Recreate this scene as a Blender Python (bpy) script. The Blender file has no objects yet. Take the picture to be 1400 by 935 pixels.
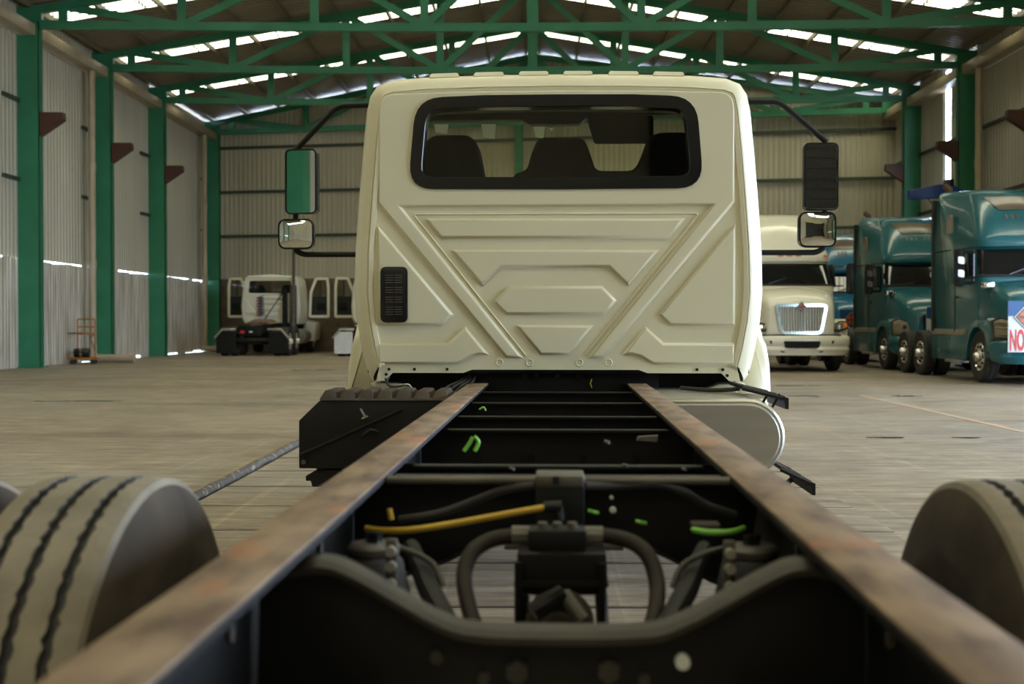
import bpy, bmesh, math, random
from mathutils import Vector, Matrix, Euler
from mathutils.geometry import tessellate_polygon
random.seed(7)
R = math.radians
SC = bpy.context.scene
COL = SC.collection
PI = math.pi

# ------------------------------------------------------------------ camera, world, light, exposure
F_PX, CAM_H, HORIZON = 1750.0, 1.2, 440.0          # focal length in pixels of the 1400 px frame, lens height, horizon row
cam = bpy.data.cameras.new('camera'); cam_o = bpy.data.objects.new('camera', cam); COL.objects.link(cam_o)
cam.sensor_width = 36.0; cam.lens = 36.0 * F_PX / 1400.0
cam.clip_start = 0.05; cam.clip_end = 400
cam_o.location = (0, 0, CAM_H)
cam_o.rotation_euler = (R(90) - math.atan((467.5 - HORIZON) / F_PX), 0, math.atan(28 / F_PX))
cam.dof.use_dof = True; cam.dof.focus_distance = 6.35; cam.dof.aperture_fstop = 4.2
SC.camera = cam_o

world = bpy.data.worlds.new('overcast_sky'); SC.world = world; world.use_nodes = True
bg = world.node_tree.nodes['Background']
bg.inputs['Color'].default_value = (0.74, 0.91, 1.18, 1); bg.inputs['Strength'].default_value = 10.5
SC.view_settings.view_transform = 'Standard'; SC.view_settings.look = 'None'
SC.view_settings.exposure = 0.44; SC.view_settings.gamma = 1.0; SC.view_settings.use_curve_mapping = False
SC.cycles.use_denoising = True
SC.cycles.max_bounces = 10; SC.cycles.diffuse_bounces = 5; SC.cycles.transparent_max_bounces = 12
SC.cycles.sample_clamp_indirect = 8.0

def portal(loc, rot, sx, sy):
    """marks a real opening of the hall so that the daylight coming in through it is sampled well; gives no light of its own"""
    l = bpy.data.lights.new('daylight_opening', 'AREA'); l.shape = 'RECTANGLE'; l.size = sx; l.size_y = sy
    l.cycles.is_portal = True
    o = bpy.data.objects.new('daylight_opening', l); COL.objects.link(o)
    o.location = loc; o.rotation_euler = rot

# ------------------------------------------------------------------ helpers
def tag(o, label=None, cat=None, group=None, kind=None):
    if label: o['label'] = label
    if cat: o['category'] = cat
    if group: o['group'] = group
    if kind: o['kind'] = kind
    return o

def empty(name, loc=(0, 0, 0), rz=0.0, **k):
    o = bpy.data.objects.new(name, None); COL.objects.link(o)
    o.location = loc; o.rotation_euler = (0, 0, rz); o.empty_display_size = 0.2
    return tag(o, **k)

class MB:
    def __init__(s, off=(0, 0, 0)):
        s.v = []; s.f = []; s.m = []; s.off = Vector(off)
    def add(s, vs, fs, mi=0):
        b = len(s.v); s.v += [Vector(p) for p in vs]
        for f in fs: s.f.append([b + i for i in f]); s.m.append(mi)
        return s
    def box(s, x0, x1, y0, y1, z0, z1, mi=0):
        return s.add([(x0,y0,z0),(x1,y0,z0),(x1,y1,z0),(x0,y1,z0),(x0,y0,z1),(x1,y0,z1),(x1,y1,z1),(x0,y1,z1)],
                     [(0,3,2,1),(4,5,6,7),(0,1,5,4),(1,2,6,5),(2,3,7,6),(3,0,4,7)], mi)
    def prism(s, poly, ax, a, b, mi=0):
        """polygon in the two other axes (x,z) for ax y, (y,z) for ax x, (x,y) for ax z, drawn out from a to b"""
        n = len(poly)
        def P(p, t): return {'x': (t, p[0], p[1]), 'y': (p[0], t, p[1]), 'z': (p[0], p[1], t)}[ax]
        vs = [P(p, a) for p in poly] + [P(p, b) for p in poly]
        fs = [tuple(range(n)), tuple(range(2*n-1, n-1, -1))] + [(i, n+i, n+(i+1) % n, (i+1) % n) for i in range(n)]
        return s.add(vs, fs, mi)
    def loft(s, rings, closed=True, caps=True, mi=0):
        n = len(rings[0]); vs = [p for r in rings for p in r]; fs = []
        for k in range(len(rings)-1):
            for i in range(n if closed else n-1):
                j = (i+1) % n
                fs.append((k*n+i, k*n+j, (k+1)*n+j, (k+1)*n+i))
        if caps and closed:
            fs.append(tuple(range(n-1, -1, -1))); fs.append(tuple(range((len(rings)-1)*n, len(rings)*n)))
        return s.add(vs, fs, mi)
    def tube(s, path, r, n=8, mi=0, caps=True):
        path = [Vector(p) for p in path]; rings = []; up = None
        for i, p in enumerate(path):
            t = (path[min(i+1, len(path)-1)] - path[max(i-1, 0)]).normalized()
            if up is None:
                up = Vector((0, 0, 1)) if abs(t.z) < .9 else Vector((1, 0, 0))
            u = (up - t * up.dot(t)).normalized(); w = t.cross(u); up = u
            rr = r[i] if isinstance(r, (list, tuple)) else r
            rings.append([p + (u*math.cos(2*PI*k/n) + w*math.sin(2*PI*k/n))*rr for k in range(n)])
        return s.loft(rings, True, caps, mi)
    def cyl(s, p0, p1, r, n=16, mi=0): return s.tube([p0, p1], r, n, mi)
    def lathe(s, prof, c, ax='x', n=32, mi=0, mis=None):
        """profile of (radius, position along the axis)"""
        c = Vector(c); rings = []
        for k in range(n):
            a = 2*PI*k/n; ca, sa = math.cos(a), math.sin(a)
            rings.append([c + Vector({'x': (t, r*ca, r*sa), 'y': (r*ca, t, r*sa), 'z': (r*ca, r*sa, t)}[ax]) for r, t in prof])
        m = len(prof); vs = [p for r in rings for p in r]
        for k in range(n):
            k2 = (k+1) % n
        b = len(s.v); s.v += vs
        for i in range(m-1):
            for k in range(n):
                k2 = (k+1) % n
                s.f.append([b+k*m+i, b+k*m+i+1, b+k2*m+i+1, b+k2*m+i]); s.m.append(mis[i] if mis else mi)
        return s
    def build(s, name, mats, parent=None, bevel=0.0, seg=2, smooth=35, label=None, kind=None, solid=0.0):
        me = bpy.data.meshes.new(name)
        me.from_pydata([tuple(p + s.off) for p in s.v], [], s.f)
        if not isinstance(mats, (list, tuple)): mats = [mats]
        for m in mats: me.materials.append(m)
        me.polygons.foreach_set('material_index', s.m)
        bm = bmesh.new(); bm.from_mesh(me)
        bmesh.ops.recalc_face_normals(bm, faces=bm.faces)
        if bevel:
            es = [e for e in bm.edges if len(e.link_faces) == 2 and e.calc_face_angle(0) > R(25)]
            bmesh.ops.bevel(bm, geom=es, offset=bevel, offset_type='OFFSET', segments=seg, profile=.5, affect='EDGES', clamp_overlap=True)
        bm.to_mesh(me); bm.free()
        if smooth:
            me.polygons.foreach_set('use_smooth', [True]*len(me.polygons)); me.set_sharp_from_angle(angle=R(smooth))
        o = bpy.data.objects.new(name, me); COL.objects.link(o)
        if parent is not None: o.parent = parent
        return tag(o, label=label, kind=kind)

def copy_tree(o, parent=None):
    c = o.copy(); COL.objects.link(c); c.parent = parent
    for ch in list(o.children): copy_tree(ch, c)
    return c

def fillet(pts, r, n=5, closed=False):
    """round the corners of a path or polygon (2D or 3D)"""
    P = [Vector(p) for p in pts]; out = []; m = len(P)
    for i, p in enumerate(P):
        if not closed and i in (0, m-1): out.append(p); continue
        a, b = P[i-1], P[(i+1) % m]
        da, db = a-p, b-p; la, lb = da.length, db.length
        rr = r[i] if isinstance(r, (list, tuple)) else r
        t = min(rr, la*.48, lb*.48)
        if t < 1e-6: out.append(p); continue
        p0, p1 = p + da/la*t, p + db/lb*t
        for k in range(n+1):
            u = k/n; out.append(p0*(1-u)**2 + p*2*u*(1-u) + p1*u*u)
    return out

def area2(poly):
    return .5*sum(poly[i][0]*poly[(i+1) % len(poly)][1] - poly[(i+1) % len(poly)][0]*poly[i][1] for i in range(len(poly)))

def inset(poly, w):
    """mitred inset of a closed 2D polygon"""
    n = len(poly); sgn = 1 if area2(poly) > 0 else -1; out = []
    for i in range(n):
        a, p, b = Vector(poly[i-1]), Vector(poly[i]), Vector(poly[(i+1) % n])
        d0, d1 = (p-a).normalized(), (b-p).normalized()
        n0, n1 = Vector((-d0.y, d0.x))*sgn, Vector((-d1.y, d1.x))*sgn
        m = (n0+n1); m = m/max(m.length_squared*.5, .25) if m.length > 1e-6 else n0
        out.append(p + m*w)
    return out

def catmull(pts, n=6):
    P = [Vector(p) for p in pts]; out = []
    for i in range(len(P)-1):
        a, b, c, d = P[max(i-1, 0)], P[i], P[i+1], P[min(i+2, len(P)-1)]
        for k in range(n):
            t = k/n
            out.append(.5*((2*b) + (c-a)*t + (2*a-5*b+4*c-d)*t*t + (3*b-a-3*c+d)*t**3))
    out.append(P[-1]); return out

# ------------------------------------------------------------------ materials
def mat(name, c, rough=.5, metal=0.0, c2=None, nscale=6.0, amt=.5, bump=0.0, bscale=None, stretch=(1, 1, 1), coat=0.0, spec=.5, contrast=(.35, .65), detail=5):
    m = bpy.data.materials.new(name); m.use_nodes = True; nt = m.node_tree; N, L = nt.nodes, nt.links
    b = N['Principled BSDF']; b.inputs['Roughness'].default_value = rough; b.inputs['Metallic'].default_value = metal
    b.inputs['Specular IOR Level'].default_value = spec; b.inputs['Coat Weight'].default_value = coat
    b.inputs['Base Color'].default_value = (*c, 1)
    tc = N.new('ShaderNodeTexCoord'); mp = N.new('ShaderNodeMapping'); mp.inputs['Scale'].default_value = stretch
    L.new(tc.outputs['Object'], mp.inputs['Vector'])
    if c2 is None: c2 = tuple(x*.82 for x in c)
    nz = N.new('ShaderNodeTexNoise'); nz.inputs['Scale'].default_value = nscale; nz.inputs['Detail'].default_value = detail
    L.new(mp.outputs['Vector'], nz.inputs['Vector'])
    rp = N.new('ShaderNodeValToRGB'); rp.color_ramp.elements[0].position = contrast[0]; rp.color_ramp.elements[1].position = contrast[1]
    rp.color_ramp.elements[0].color = (*c, 1)
    rp.color_ramp.elements[1].color = (*[a*(1-amt)+d*amt for a, d in zip(c, c2)], 1)
    L.new(nz.outputs['Fac'], rp.inputs['Fac']); L.new(rp.outputs['Color'], b.inputs['Base Color'])
    if bump:
        nb = N.new('ShaderNodeTexNoise'); nb.inputs['Scale'].default_value = bscale or nscale*8; nb.inputs['Detail'].default_value = 3
        L.new(mp.outputs['Vector'], nb.inputs['Vector'])
        bp = N.new('ShaderNodeBump'); bp.inputs['Strength'].default_value = bump; bp.inputs['Distance'].default_value = .01
        L.new(nb.outputs['Fac'], bp.inputs['Height']); L.new(bp.outputs['Normal'], b.inputs['Normal'])
    return m

def glass(name, tint, refl=.1, rough=.02):
    m = bpy.data.materials.new(name); m.use_nodes = True; nt = m.node_tree; N, L = nt.nodes, nt.links
    N.remove(N['Principled BSDF']); out = N['Material Output']
    tr = N.new('ShaderNodeBsdfTransparent'); tr.inputs['Color'].default_value = (*tint, 1)
    gl = N.new('ShaderNodeBsdfGlossy'); gl.inputs['Roughness'].default_value = rough
    fr = N.new('ShaderNodeFresnel'); fr.inputs['IOR'].default_value = 1.45
    mx = N.new('ShaderNodeMixShader'); L.new(fr.outputs['Fac'], mx.inputs['Fac'])
    L.new(tr.outputs['BSDF'], mx.inputs[1]); L.new(gl.outputs['BSDF'], mx.inputs[2]); L.new(mx.outputs['Shader'], out.inputs['Surface'])
    return m

def translucent_sheet(name, c, through, c2):
    """fibreglass sheet: scatters daylight through itself"""
    m = mat(name, c, .6, c2=c2, nscale=2.6, amt=1.0, stretch=(2.2, 2.2, .22), bump=.1); nt = m.node_tree; N, L = nt.nodes, nt.links
    tr = N.new('ShaderNodeBsdfTranslucent'); tr.inputs['Color'].default_value = (*through, 1)
    ad = N.new('ShaderNodeAddShader'); L.new(N['Principled BSDF'].outputs['BSDF'], ad.inputs[0]); L.new(tr.outputs['BSDF'], ad.inputs[1])
    L.new(ad.outputs['Shader'], N['Material Output'].inputs['Surface']); return m

def concrete(name):
    """worn workshop floor: dusty concrete with long scuffs, tyre arcs and dark stains"""
    m = bpy.data.materials.new(name); m.use_nodes = True; nt = m.node_tree; N, L = nt.nodes, nt.links
    b = N['Principled BSDF']; tc = N.new('ShaderNodeTexCoord')
    def noise(scale, st, det=6, rot=0, rough=.6):
        mp = N.new('ShaderNodeMapping'); mp.inputs['Scale'].default_value = st; mp.inputs['Rotation'].default_value = (0, 0, rot)
        L.new(tc.outputs['Object'], mp.inputs['Vector'])
        n = N.new('ShaderNodeTexNoise'); n.inputs['Scale'].default_value = scale; n.inputs['Detail'].default_value = det
        n.inputs['Roughness'].default_value = rough
        L.new(mp.outputs['Vector'], n.inputs['Vector']); return n.outputs['Fac']
    def ramp(f, p0, p1, c0, c1):
        r = N.new('ShaderNodeValToRGB'); r.color_ramp.elements[0].position = p0; r.color_ramp.elements[1].position = p1
        r.color_ramp.elements[0].color = (*c0, 1); r.color_ramp.elements[1].color = (*c1, 1); L.new(f, r.inputs['Fac']); return r.outputs['Color']
    def mix(a, bb, mode, fac):
        x = N.new('ShaderNodeMix'); x.data_type = 'RGBA'; x.blend_type = mode; x.inputs['Factor'].default_value = fac
        L.new(a, x.inputs['A']); L.new(bb, x.inputs['B']); return x.outputs['Result']
    base = ramp(noise(.35, (1, 1, 1), 5), .3, .7, (.222, .195, .152), (.33, .298, .25))
    fine = ramp(noise(8, (.22, 1.15, 1), 10, .05, .75), .34, .66, (.42, .39, .35), (1.22, 1.21, 1.19))
    c = mix(base, fine, 'MULTIPLY', 1.0)
    sc2 = ramp(noise(3.2, (.05, 3.0, 1), 8, -.45, .7), .56, .66, (1, 1, 1), (1.5, 1.47, 1.42)); c = mix(c, sc2, 'MULTIPLY', .85)
    sc4 = ramp(noise(3.0, (3.0, .05, 1), 8, .95, .7), .58, .67, (1, 1, 1), (1.45, 1.43, 1.38)); c = mix(c, sc4, 'MULTIPLY', .8)
    br = ramp(noise(.12, (1, 1, 1), 4, .4), .45, .7, (1.12, 1.0, .84), (.95, 1.0, 1.06)); c = mix(c, br, 'MULTIPLY', .8)
    sc3 = ramp(noise(2.6, (2.4, .07, 1), 8, .5), .60, .70, (1, 1, 1), (1.35, 1.33, 1.28)); c = mix(c, sc3, 'MULTIPLY', .7)
    dk = ramp(noise(.5, (.16, 1.0, 1), 7, .03), .58, .74, (1, 1, 1), (.45, .42, .38)); c = mix(c, dk, 'MULTIPLY', .8)
    sp = ramp(noise(3.0, (.35, 1.1, 1), 8, .1, .65), .62, .72, (1, 1, 1), (.35, .32, .28)); c = mix(c, sp, 'MULTIPLY', .6)
    L.new(c, b.inputs['Base Color'])
    rr = ramp(noise(1.1, (.4, 1, 1), 4), .3, .7, (.42, .42, .42), (.7, .7, .7)); L.new(rr, b.inputs['Roughness'])
    b.inputs['Specular IOR Level'].default_value = .35
    bp = N.new('ShaderNodeBump'); bp.inputs['Strength'].default_value = .25; bp.inputs['Distance'].default_value = .006
    L.new(noise(9, (.2, 1.4, 1), 6), bp.inputs['Height']); L.new(bp.outputs['Normal'], b.inputs['Normal'])
    return m

M = dict(
    concrete=concrete('worn_concrete'),
    green=mat('green_steel_paint', (.042, .255, .125), .45, c2=(.03, .185, .09), nscale=1.2, amt=.9),
    corbel=mat('brown_primer', (.10, .042, .026), .6, c2=(.07, .03, .02)),
    wall=mat('beige_sheet', (.56, .505, .365), .55, c2=(.45, .405, .29), nscale=.9, amt=.8, stretch=(1, 1, .12)),
    wall_low=translucent_sheet('dirty_fibreglass_sheet', (.60, .54, .43), (.0035, .0030, .0022), (.33, .275, .19)),
    wall_right=mat('cool_lit_sheet', (.56, .52, .41), .5, c2=(.45, .42, .33), nscale=.9, amt=.8, stretch=(1, 1, .12)),  # same sheeting as the left wall, cooler daylight put into its colour
    block=mat('brown_block', (.17, .125, .08), .85, c2=(.11, .08, .05), nscale=2.5, amt=1, bump=.3),
    roof=mat('roof_sheet', (.27, .225, .155), .42, c2=(.21, .17, .115), nscale=.8, amt=.8),
    purlin=mat('purlin_steel', (.20, .165, .10), .5, c2=(.13, .11, .07), nscale=2),
    girt=mat('girt_steel', (.05, .085, .05), .6, c2=(.05, .05, .035), nscale=2, amt=1),
    pvc=mat('pvc_pipe', (.50, .40, .26), .45, c2=(.40, .32, .21), nscale=2, amt=.8),
    cream=mat('cream_paint', (.78, .725, .50), .38, c2=(.75, .695, .475), nscale=2, amt=.8, coat=.25),
    black=mat('black_frame_paint', (.006, .006, .005), .5, c2=(.011, .010, .009), nscale=9, amt=.9, spec=.28),
    blackgloss=mat('black_gloss', (.008, .008, .008), .22, c2=(.014, .014, .013)),
    rubber=mat('rubber', (.018, .017, .015), .7, c2=(.035, .031, .025), nscale=10, amt=.9),
    tread=mat('dusty_tread', (.225, .190, .135), .8, c2=(.155, .13, .09), nscale=11, amt=.9, bump=.15),
    side_rubber=mat('dusty_sidewall', (.072, .055, .037), .85, spec=.2, c2=(.038, .030, .022), nscale=7, amt=.9),
    rust=None,
    greymetal=mat('grey_bare_metal', (.13, .115, .088), .5, .3, c2=(.08, .07, .055), nscale=8, amt=.9),
    dullmetal=mat('dull_dark_metal', (.050, .043, .031), .42, .2, c2=(.028, .024, .018), nscale=7, amt=.9),
    alu=mat('tank_aluminium', (.60, .58, .50), .33, .85, c2=(.52, .50, .43), nscale=3, amt=.8, stretch=(.3, .3, 4)),
    chrome=mat('chrome', (.80, .79, .76), .10, 1.0, c2=(.72, .71, .68)),
    palegrey=mat('pale_zinc', (.38, .35, .28), .45, .3),
    bargrey=mat('satin_grille_metal', (.34, .33, .29), .3, .7), grillebar=mat('dark_grille_metal', (.20, .19, .16), .35, .6),
    mirror=mat('mirror_glass', (.86, .87, .85), .012, 1.0, c2=(.85, .86, .84)),
    interior=mat('dark_trim', (.016, .016, .013), .75, c2=(.024, .023, .019), nscale=8),
    seat=mat('seat_fabric', (.014, .014, .012), .9, c2=(.02, .02, .017), nscale=30, amt=.9),
    rglass=glass('tinted_rear_glass', (.86, .87, .80)),
    wglass=glass('windscreen_glass', (.95, .96, .90)),
    dglass=mat('dark_window_glass', (.010, .011, .011), .06, c2=(.014, .014, .013), spec=.7),
    sky=glass('skylight_sheet', (.76, .605, .345), rough=.4),
    sticker=translucent_sheet('film_sticker', (.6, .6, .52), (.35, .35, .3), (.5, .5, .42)),
    white=mat('white_paper', (.75, .74, .68), .6),
    yellow=mat('yellow_hose', (.60, .40, .035), .45, c2=(.5, .28, .02)),
    lime=mat('lime_cable', (.20, .52, .06), .4, c2=(.15, .42, .05)),
    redwire=mat('red_wire', (.40, .03, .02), .5),
    brownhose=mat('brown_hose', (.028, .020, .013), .6, spec=.25, c2=(.016, .012, .008), nscale=14, amt=.9),
    teal=mat('teal_paint', (.013, .128, .150), .26, c2=(.012, .105, .124), nscale=1.3, coat=.4),
    blue=mat('blue_paint', (.012, .15, .26), .25, c2=(.010, .125, .22), nscale=1.3, coat=.4),
    royal=mat('royal_blue_paint', (.015, .05, .25), .3, c2=(.012, .04, .2)),
    whitepaint=mat('white_truck_paint', (.84, .79, .62), .25, c2=(.80, .75, .58), coat=.4),
    tan=mat('tan_glass', (.15, .115, .07), .25, c2=(.10, .08, .05), nscale=3),
    amber=mat('amber_lens', (.75, .22, .05), .3), lens=mat('headlamp_lens', (.20, .165, .095), .12, .2, c2=(.12, .10, .06), nscale=9, coat=.6),
    redpaint=mat('red_print', (.62, .03, .03), .5), orange=mat('orange_print', (.72, .13, .04), .5), bluep=mat('blue_print', (.02, .09, .26), .5),
    signwhite=mat('white_sign', (.72, .72, .70), .5), cart=mat('orange_cart_paint', (.42, .15, .02), .45, c2=(.25, .09, .02), nscale=12, amt=.9),
    water=mat('wet_floor', (.06, .055, .045), .04, c2=(.05, .045, .038), spec=.6),
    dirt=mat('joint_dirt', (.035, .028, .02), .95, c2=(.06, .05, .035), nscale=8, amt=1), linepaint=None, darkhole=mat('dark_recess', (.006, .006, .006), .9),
)
def rust():
    m = mat('rusty_flange', (.235, .160, .092), .62, c2=(.085, .046, .026), nscale=17.0, amt=1.0, stretch=(1, .35, 1), bump=.12, contrast=(.38, .66))
    nt = m.node_tree; N, L = nt.nodes, nt.links
    nz = N.new('ShaderNodeTexNoise'); nz.inputs['Scale'].default_value = 9; nz.inputs['Detail'].default_value = 8
    L.new(N['Mapping'].outputs['Vector'], nz.inputs['Vector'])
    rp = N.new('ShaderNodeValToRGB'); rp.color_ramp.elements[0].position = .56; rp.color_ramp.elements[1].position = .68
    rp.color_ramp.elements[0].color = (0, 0, 0, 1); L.new(nz.outputs['Fac'], rp.inputs['Fac'])
    x = N.new('ShaderNodeMix'); x.data_type = 'RGBA'; x.inputs['B'].default_value = (.34, .125, .045, 1)
    L.new(rp.outputs['Color'], x.inputs['Factor']); L.new(N['Color Ramp'].outputs['Color'], x.inputs['A'])
    L.new(x.outputs['Result'], N['Principled BSDF'].inputs['Base Color']); return m
M['rust'] = rust()
M['linepaint'] = mat('worn_orange_line', (.50, .26, .12), .6, c2=(.40, .33, .24), nscale=5, amt=1.0, stretch=(1, .3, 1), contrast=(.35, .6))

# ------------------------------------------------------------------ the hall
XW = 13.1                       # column line
BAYS = [33.2 + 5.67*k for k in range(-9, 3)]     # ..., 27.5, 33.2, 38.9, 44.5
YL, YR = 52.5, 47.4             # where the oblique end wall meets the side walls
Z_CH = 8.82                     # underside of the bottom chords
def z_top(x): return 9.34 + (XW - abs(x))*.167

floor = MB().add([(-40, -45, 0), (40, -45, 0), (40, 75, 0), (-40, 75, 0)], [(0, 1, 2, 3)]).build('floor', M['concrete'], smooth=0)
tag(floor, 'dusty scuffed concrete workshop floor', 'floor', kind='structure')
# pit cover slabs under the chassis, each with its own joint
y = 1.45; n = 0
while y < 12.6:
    w = .965
    random.seed(100+n); dz = random.uniform(-.003, .003)
    MB().box(-2.2, 2.04, y, y+w-.07, -.004, .022+dz).build('cover_slab', M['concrete'], floor, bevel=.006, seg=1)
    MB().box(-2.2, 2.04, y+w-.075, y+w+.003, -.004, .016).build('joint_filler', M['dirt'], floor, smooth=0)
    y += w; n += 1
MB().box(5.31, 5.39, 9.0, 21, .001, .004).build('painted_line', M['linepaint'], floor, smooth=0)
edge = MB()
path = [(-2.25 + random.uniform(-.005, .005), 1.4 + i*.28, .036 + random.uniform(-.003, .003)) for i in range(41)]
edge.tube(path, [.034 + random.uniform(-.003, .005) for _ in path], 8)
e = edge.build('steel_edge_bar', mat('pitted_steel', (.06, .048, .036), .75, c2=(.28, .25, .2), nscale=14, amt=1, contrast=(.56, .66)))
tag(e, 'dark pitted steel bar lying along the edge of the floor cover slabs', 'bar')

def puddle(px, py, wpx, dep, label, seed):
    d = 2100/(py-HORIZON); x = (px-728)*d/F_PX; w = wpx*d/F_PX/2
    random.seed(seed); pts = []
    for k in range(28):
        a = 2*PI*k/28; rr = 1 + .22*math.sin(3*a+seed) + random.uniform(-.1, .1)
        pts.append((x + w*rr*math.cos(a), d + dep*rr*math.sin(a)))
    tag(MB().prism(pts, 'z', .001, .004).build('puddle', M['water'], smooth=0), label, 'puddle', 'puddles on the workshop floor')
puddle(425, 506, 56, .16, 'thin dark puddle on the floor in front of the white tractor with open doors', 1)
puddle(97, 549, 104, .13, 'long thin puddle near the side wall reflecting a green column', 2)
puddle(450, 521, 50, .07, 'faint narrow puddle close behind the cream cab corner', 3)
puddle(1100, 541, 42, .22, 'rounded dark puddle beside the fuel tank step', 4)
puddle(1212, 598, 50, .06, 'slender puddle on the pale floor short of the orange line', 5)
puddle(1320, 598, 36, .07, 'small broken puddle next to the worn orange floor line', 6)
puddle(1238, 541, 40, .13, 'thin puddle in front of the double drive wheels', 7)
puddle(1085, 527, 60, .10, 'thin dark puddle on the floor before the white tractor with chrome grille', 8)

def corrugated(p0, p1, z0, z1, period=.24, amp=.022, z1b=None, z0b=None):
    """vertical corrugated sheet from plan point p0 to p1, top z1 (z1b at the far end)"""
    b = MB(); p0, p1 = Vector(p0), Vector(p1); Lg = (p1-p0).length; t = (p1-p0)/Lg; nrm = Vector((-t.y, t.x))
    n = max(1, round(Lg/period)); st = []
    for i in range(n):
        for u, a in ((0, -1), (.38, -1), (.5, 1), (.88, 1)): st.append(((i+u)/n, a))
    st.append((1.0, -1)); lo, hi = [], []
    for u, a in st:
        q = p0 + t*(u*Lg) + nrm*(a*amp)
        zt = z1 if z1b is None else z1 + (z1b-z1)*u
        lo.append((q.x, q.y, z0 if z0b is None else z0+(z0b-z0)*u)); hi.append((q.x, q.y, zt))
    return b.loft([lo, hi], closed=False, caps=False)

XS = XW + .28                   # plane of the side sheets
Z_J = 2.84
def side_wall(name, sgn, yend, m_up, label):
    root = empty(name, (sgn*XS, 20, 0), kind='structure', label=label, cat='wall')
    off = (-sgn*XS, -20, 0)
    lines = [b for b in BAYS] + [yend]
    for a, b in zip(lines[:-1], lines[1:]):
        if sgn > 0 and -2 < a < 21: 
            w = corrugated((sgn*XS, a), (sgn*XS, b), 6.4, 9.5); w.off = Vector(off); w.build('wall_sheet', m_up, root, smooth=0); continue
        slit = sgn > 0 and abs(a-38.87) < .3
        b2 = b
        a2 = a + (2.95 if slit else 0)
        if slit:
            w = corrugated((sgn*XS, a), (sgn*XS, a+2.35), Z_J+.03, 9.3); w.off = Vector(off); w.build('wall_sheet', m_up, root, smooth=0)
        w = corrugated((sgn*XS, a2), (sgn*XS, b2), Z_J+.03, 9.5 if a < 40 else 9.35); w.off = Vector(off)
        w.build('wall_sheet', m_up, root, smooth=0)
        k = 0; yy = a
        while yy < b - .02:
            ye = min(yy + 1.134, b); random.seed(int(a*10)+k*7+(3 if sgn > 0 else 0))
            g1 = random.choice([-.03, -.03, -.01, .01, .025]); g0 = random.choice([0, 0, .02, .05, .07]) if a > 30 else 0
            gap = .015 if (a > 30 and sgn < 0 and ye >= b - .02) else 0
            w = corrugated((sgn*XS, yy), (sgn*XS, ye-gap), g0, Z_J+.0-g1, .19, .016, z1b=Z_J+random.choice([.04, .0, .02]))
            w.off = Vector(off); w.build('wall_sheet', M['wall_low'], root, smooth=0); yy = ye; k += 1
    for z in (4.9, 6.95):
        if sgn > 0: MB(off).box(XS-.10, XS-.03, 21, yend, z-.05, z+.05).build('girt', M['girt'], root)
        else:
            for yb in BAYS[-3:] + [yend]: MB(off).box(-XS+.03, -XS+.10, yb-1.15, yb, z-.05, z+.05).build('girt', M['girt'], root)
    MB(off).box(sgn*(XW-.22), sgn*(XW+.22), BAYS[0], yend, 8.62, 8.92).build('gutter', M['pvc'], root, bevel=.02)
    return root
wl = side_wall('wall_left', -1, YL, M['wall'], 'beige corrugated side wall with dirty whitish lower sheets behind the green columns')
wr = side_wall('wall_right', 1, YR, M['wall_right'], 'corrugated side wall with cool daylight in its colour behind the teal tractors')
# columns that stand out of the picture belong to the walls
for sgn, root in ((-1, wl), (1, wr)):
    for yb in BAYS[:-3]:
        MB((-sgn*XS, -20, 0)).box(sgn*XW-.31, sgn*XW+.31, yb-.16, yb+.16, 0, 9.2).build('wall_column', M['green'], root)

# oblique end wall
wb = empty('wall_back', (0, 50, 0), kind='structure', label='beige ribbed end wall on a brown block base with dark rails', cat='wall')
A, B = Vector((-XS, YL)), Vector((XS, YR)); off = (0, -50, 0)
def on_end(u): return A + (B-A)*u
for i in range(8):
    u0, u1 = i/8, (i+1)/8; p0, p1 = on_end(u0), on_end(u1)
    w = corrugated(p0, p1, 2.95, z_top(p0.x)+.08, .2, .02, z1b=z_top(p1.x)+.08); w.off = Vector(off); w.build('wall_sheet', M['wall'], wb, smooth=0)
tdir = (B-A).normalized(); ndir = Vector((tdir.y, -tdir.x))
def end_bar(b, x0, x1, z0, z1, d0, d1):
    """bar along the end wall, d0..d1 in front of it"""
    u0, u1 = (x0+XS)/(2*XS), (x1+XS)/(2*XS); p, q = on_end(u0), on_end(u1)
    pl = [p+ndir*d0, q+ndir*d0, q+ndir*d1, p+ndir*d1]
    return b.prism([tuple(v) for v in pl], 'z', z0, z1)
for z in (4.7, 6.5, 8.3): end_bar(MB(off), -XS, XS, z-.06, z+.05, .03, .12).build('girt', M['girt'], wb)
end_bar(MB(off), -.62, -.36, 2.95, 10.9, .03, .3).build('wall_post', M['green'], wb)
random.seed(4)
for r_ in range(8):
    z0 = r_*.369
    for i in range(33):
        w_ = 2*XS/33; x0 = -XS + i*w_ + (w_/2 if r_ % 2 else 0)
        if x0 + w_ > XS or x0 > 6: continue
        d = random.uniform(.0, .012)
        end_bar(MB(off), x0+.006, x0+w_-.006, z0+.006, z0+.363, -.2, .06+d).build('block', M['block'], wb, smooth=0)
end_bar(MB(off), -XS, XS, 0, 2.95, -.22, .045).build('mortar_core', M['block'], wb, smooth=0)

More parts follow.
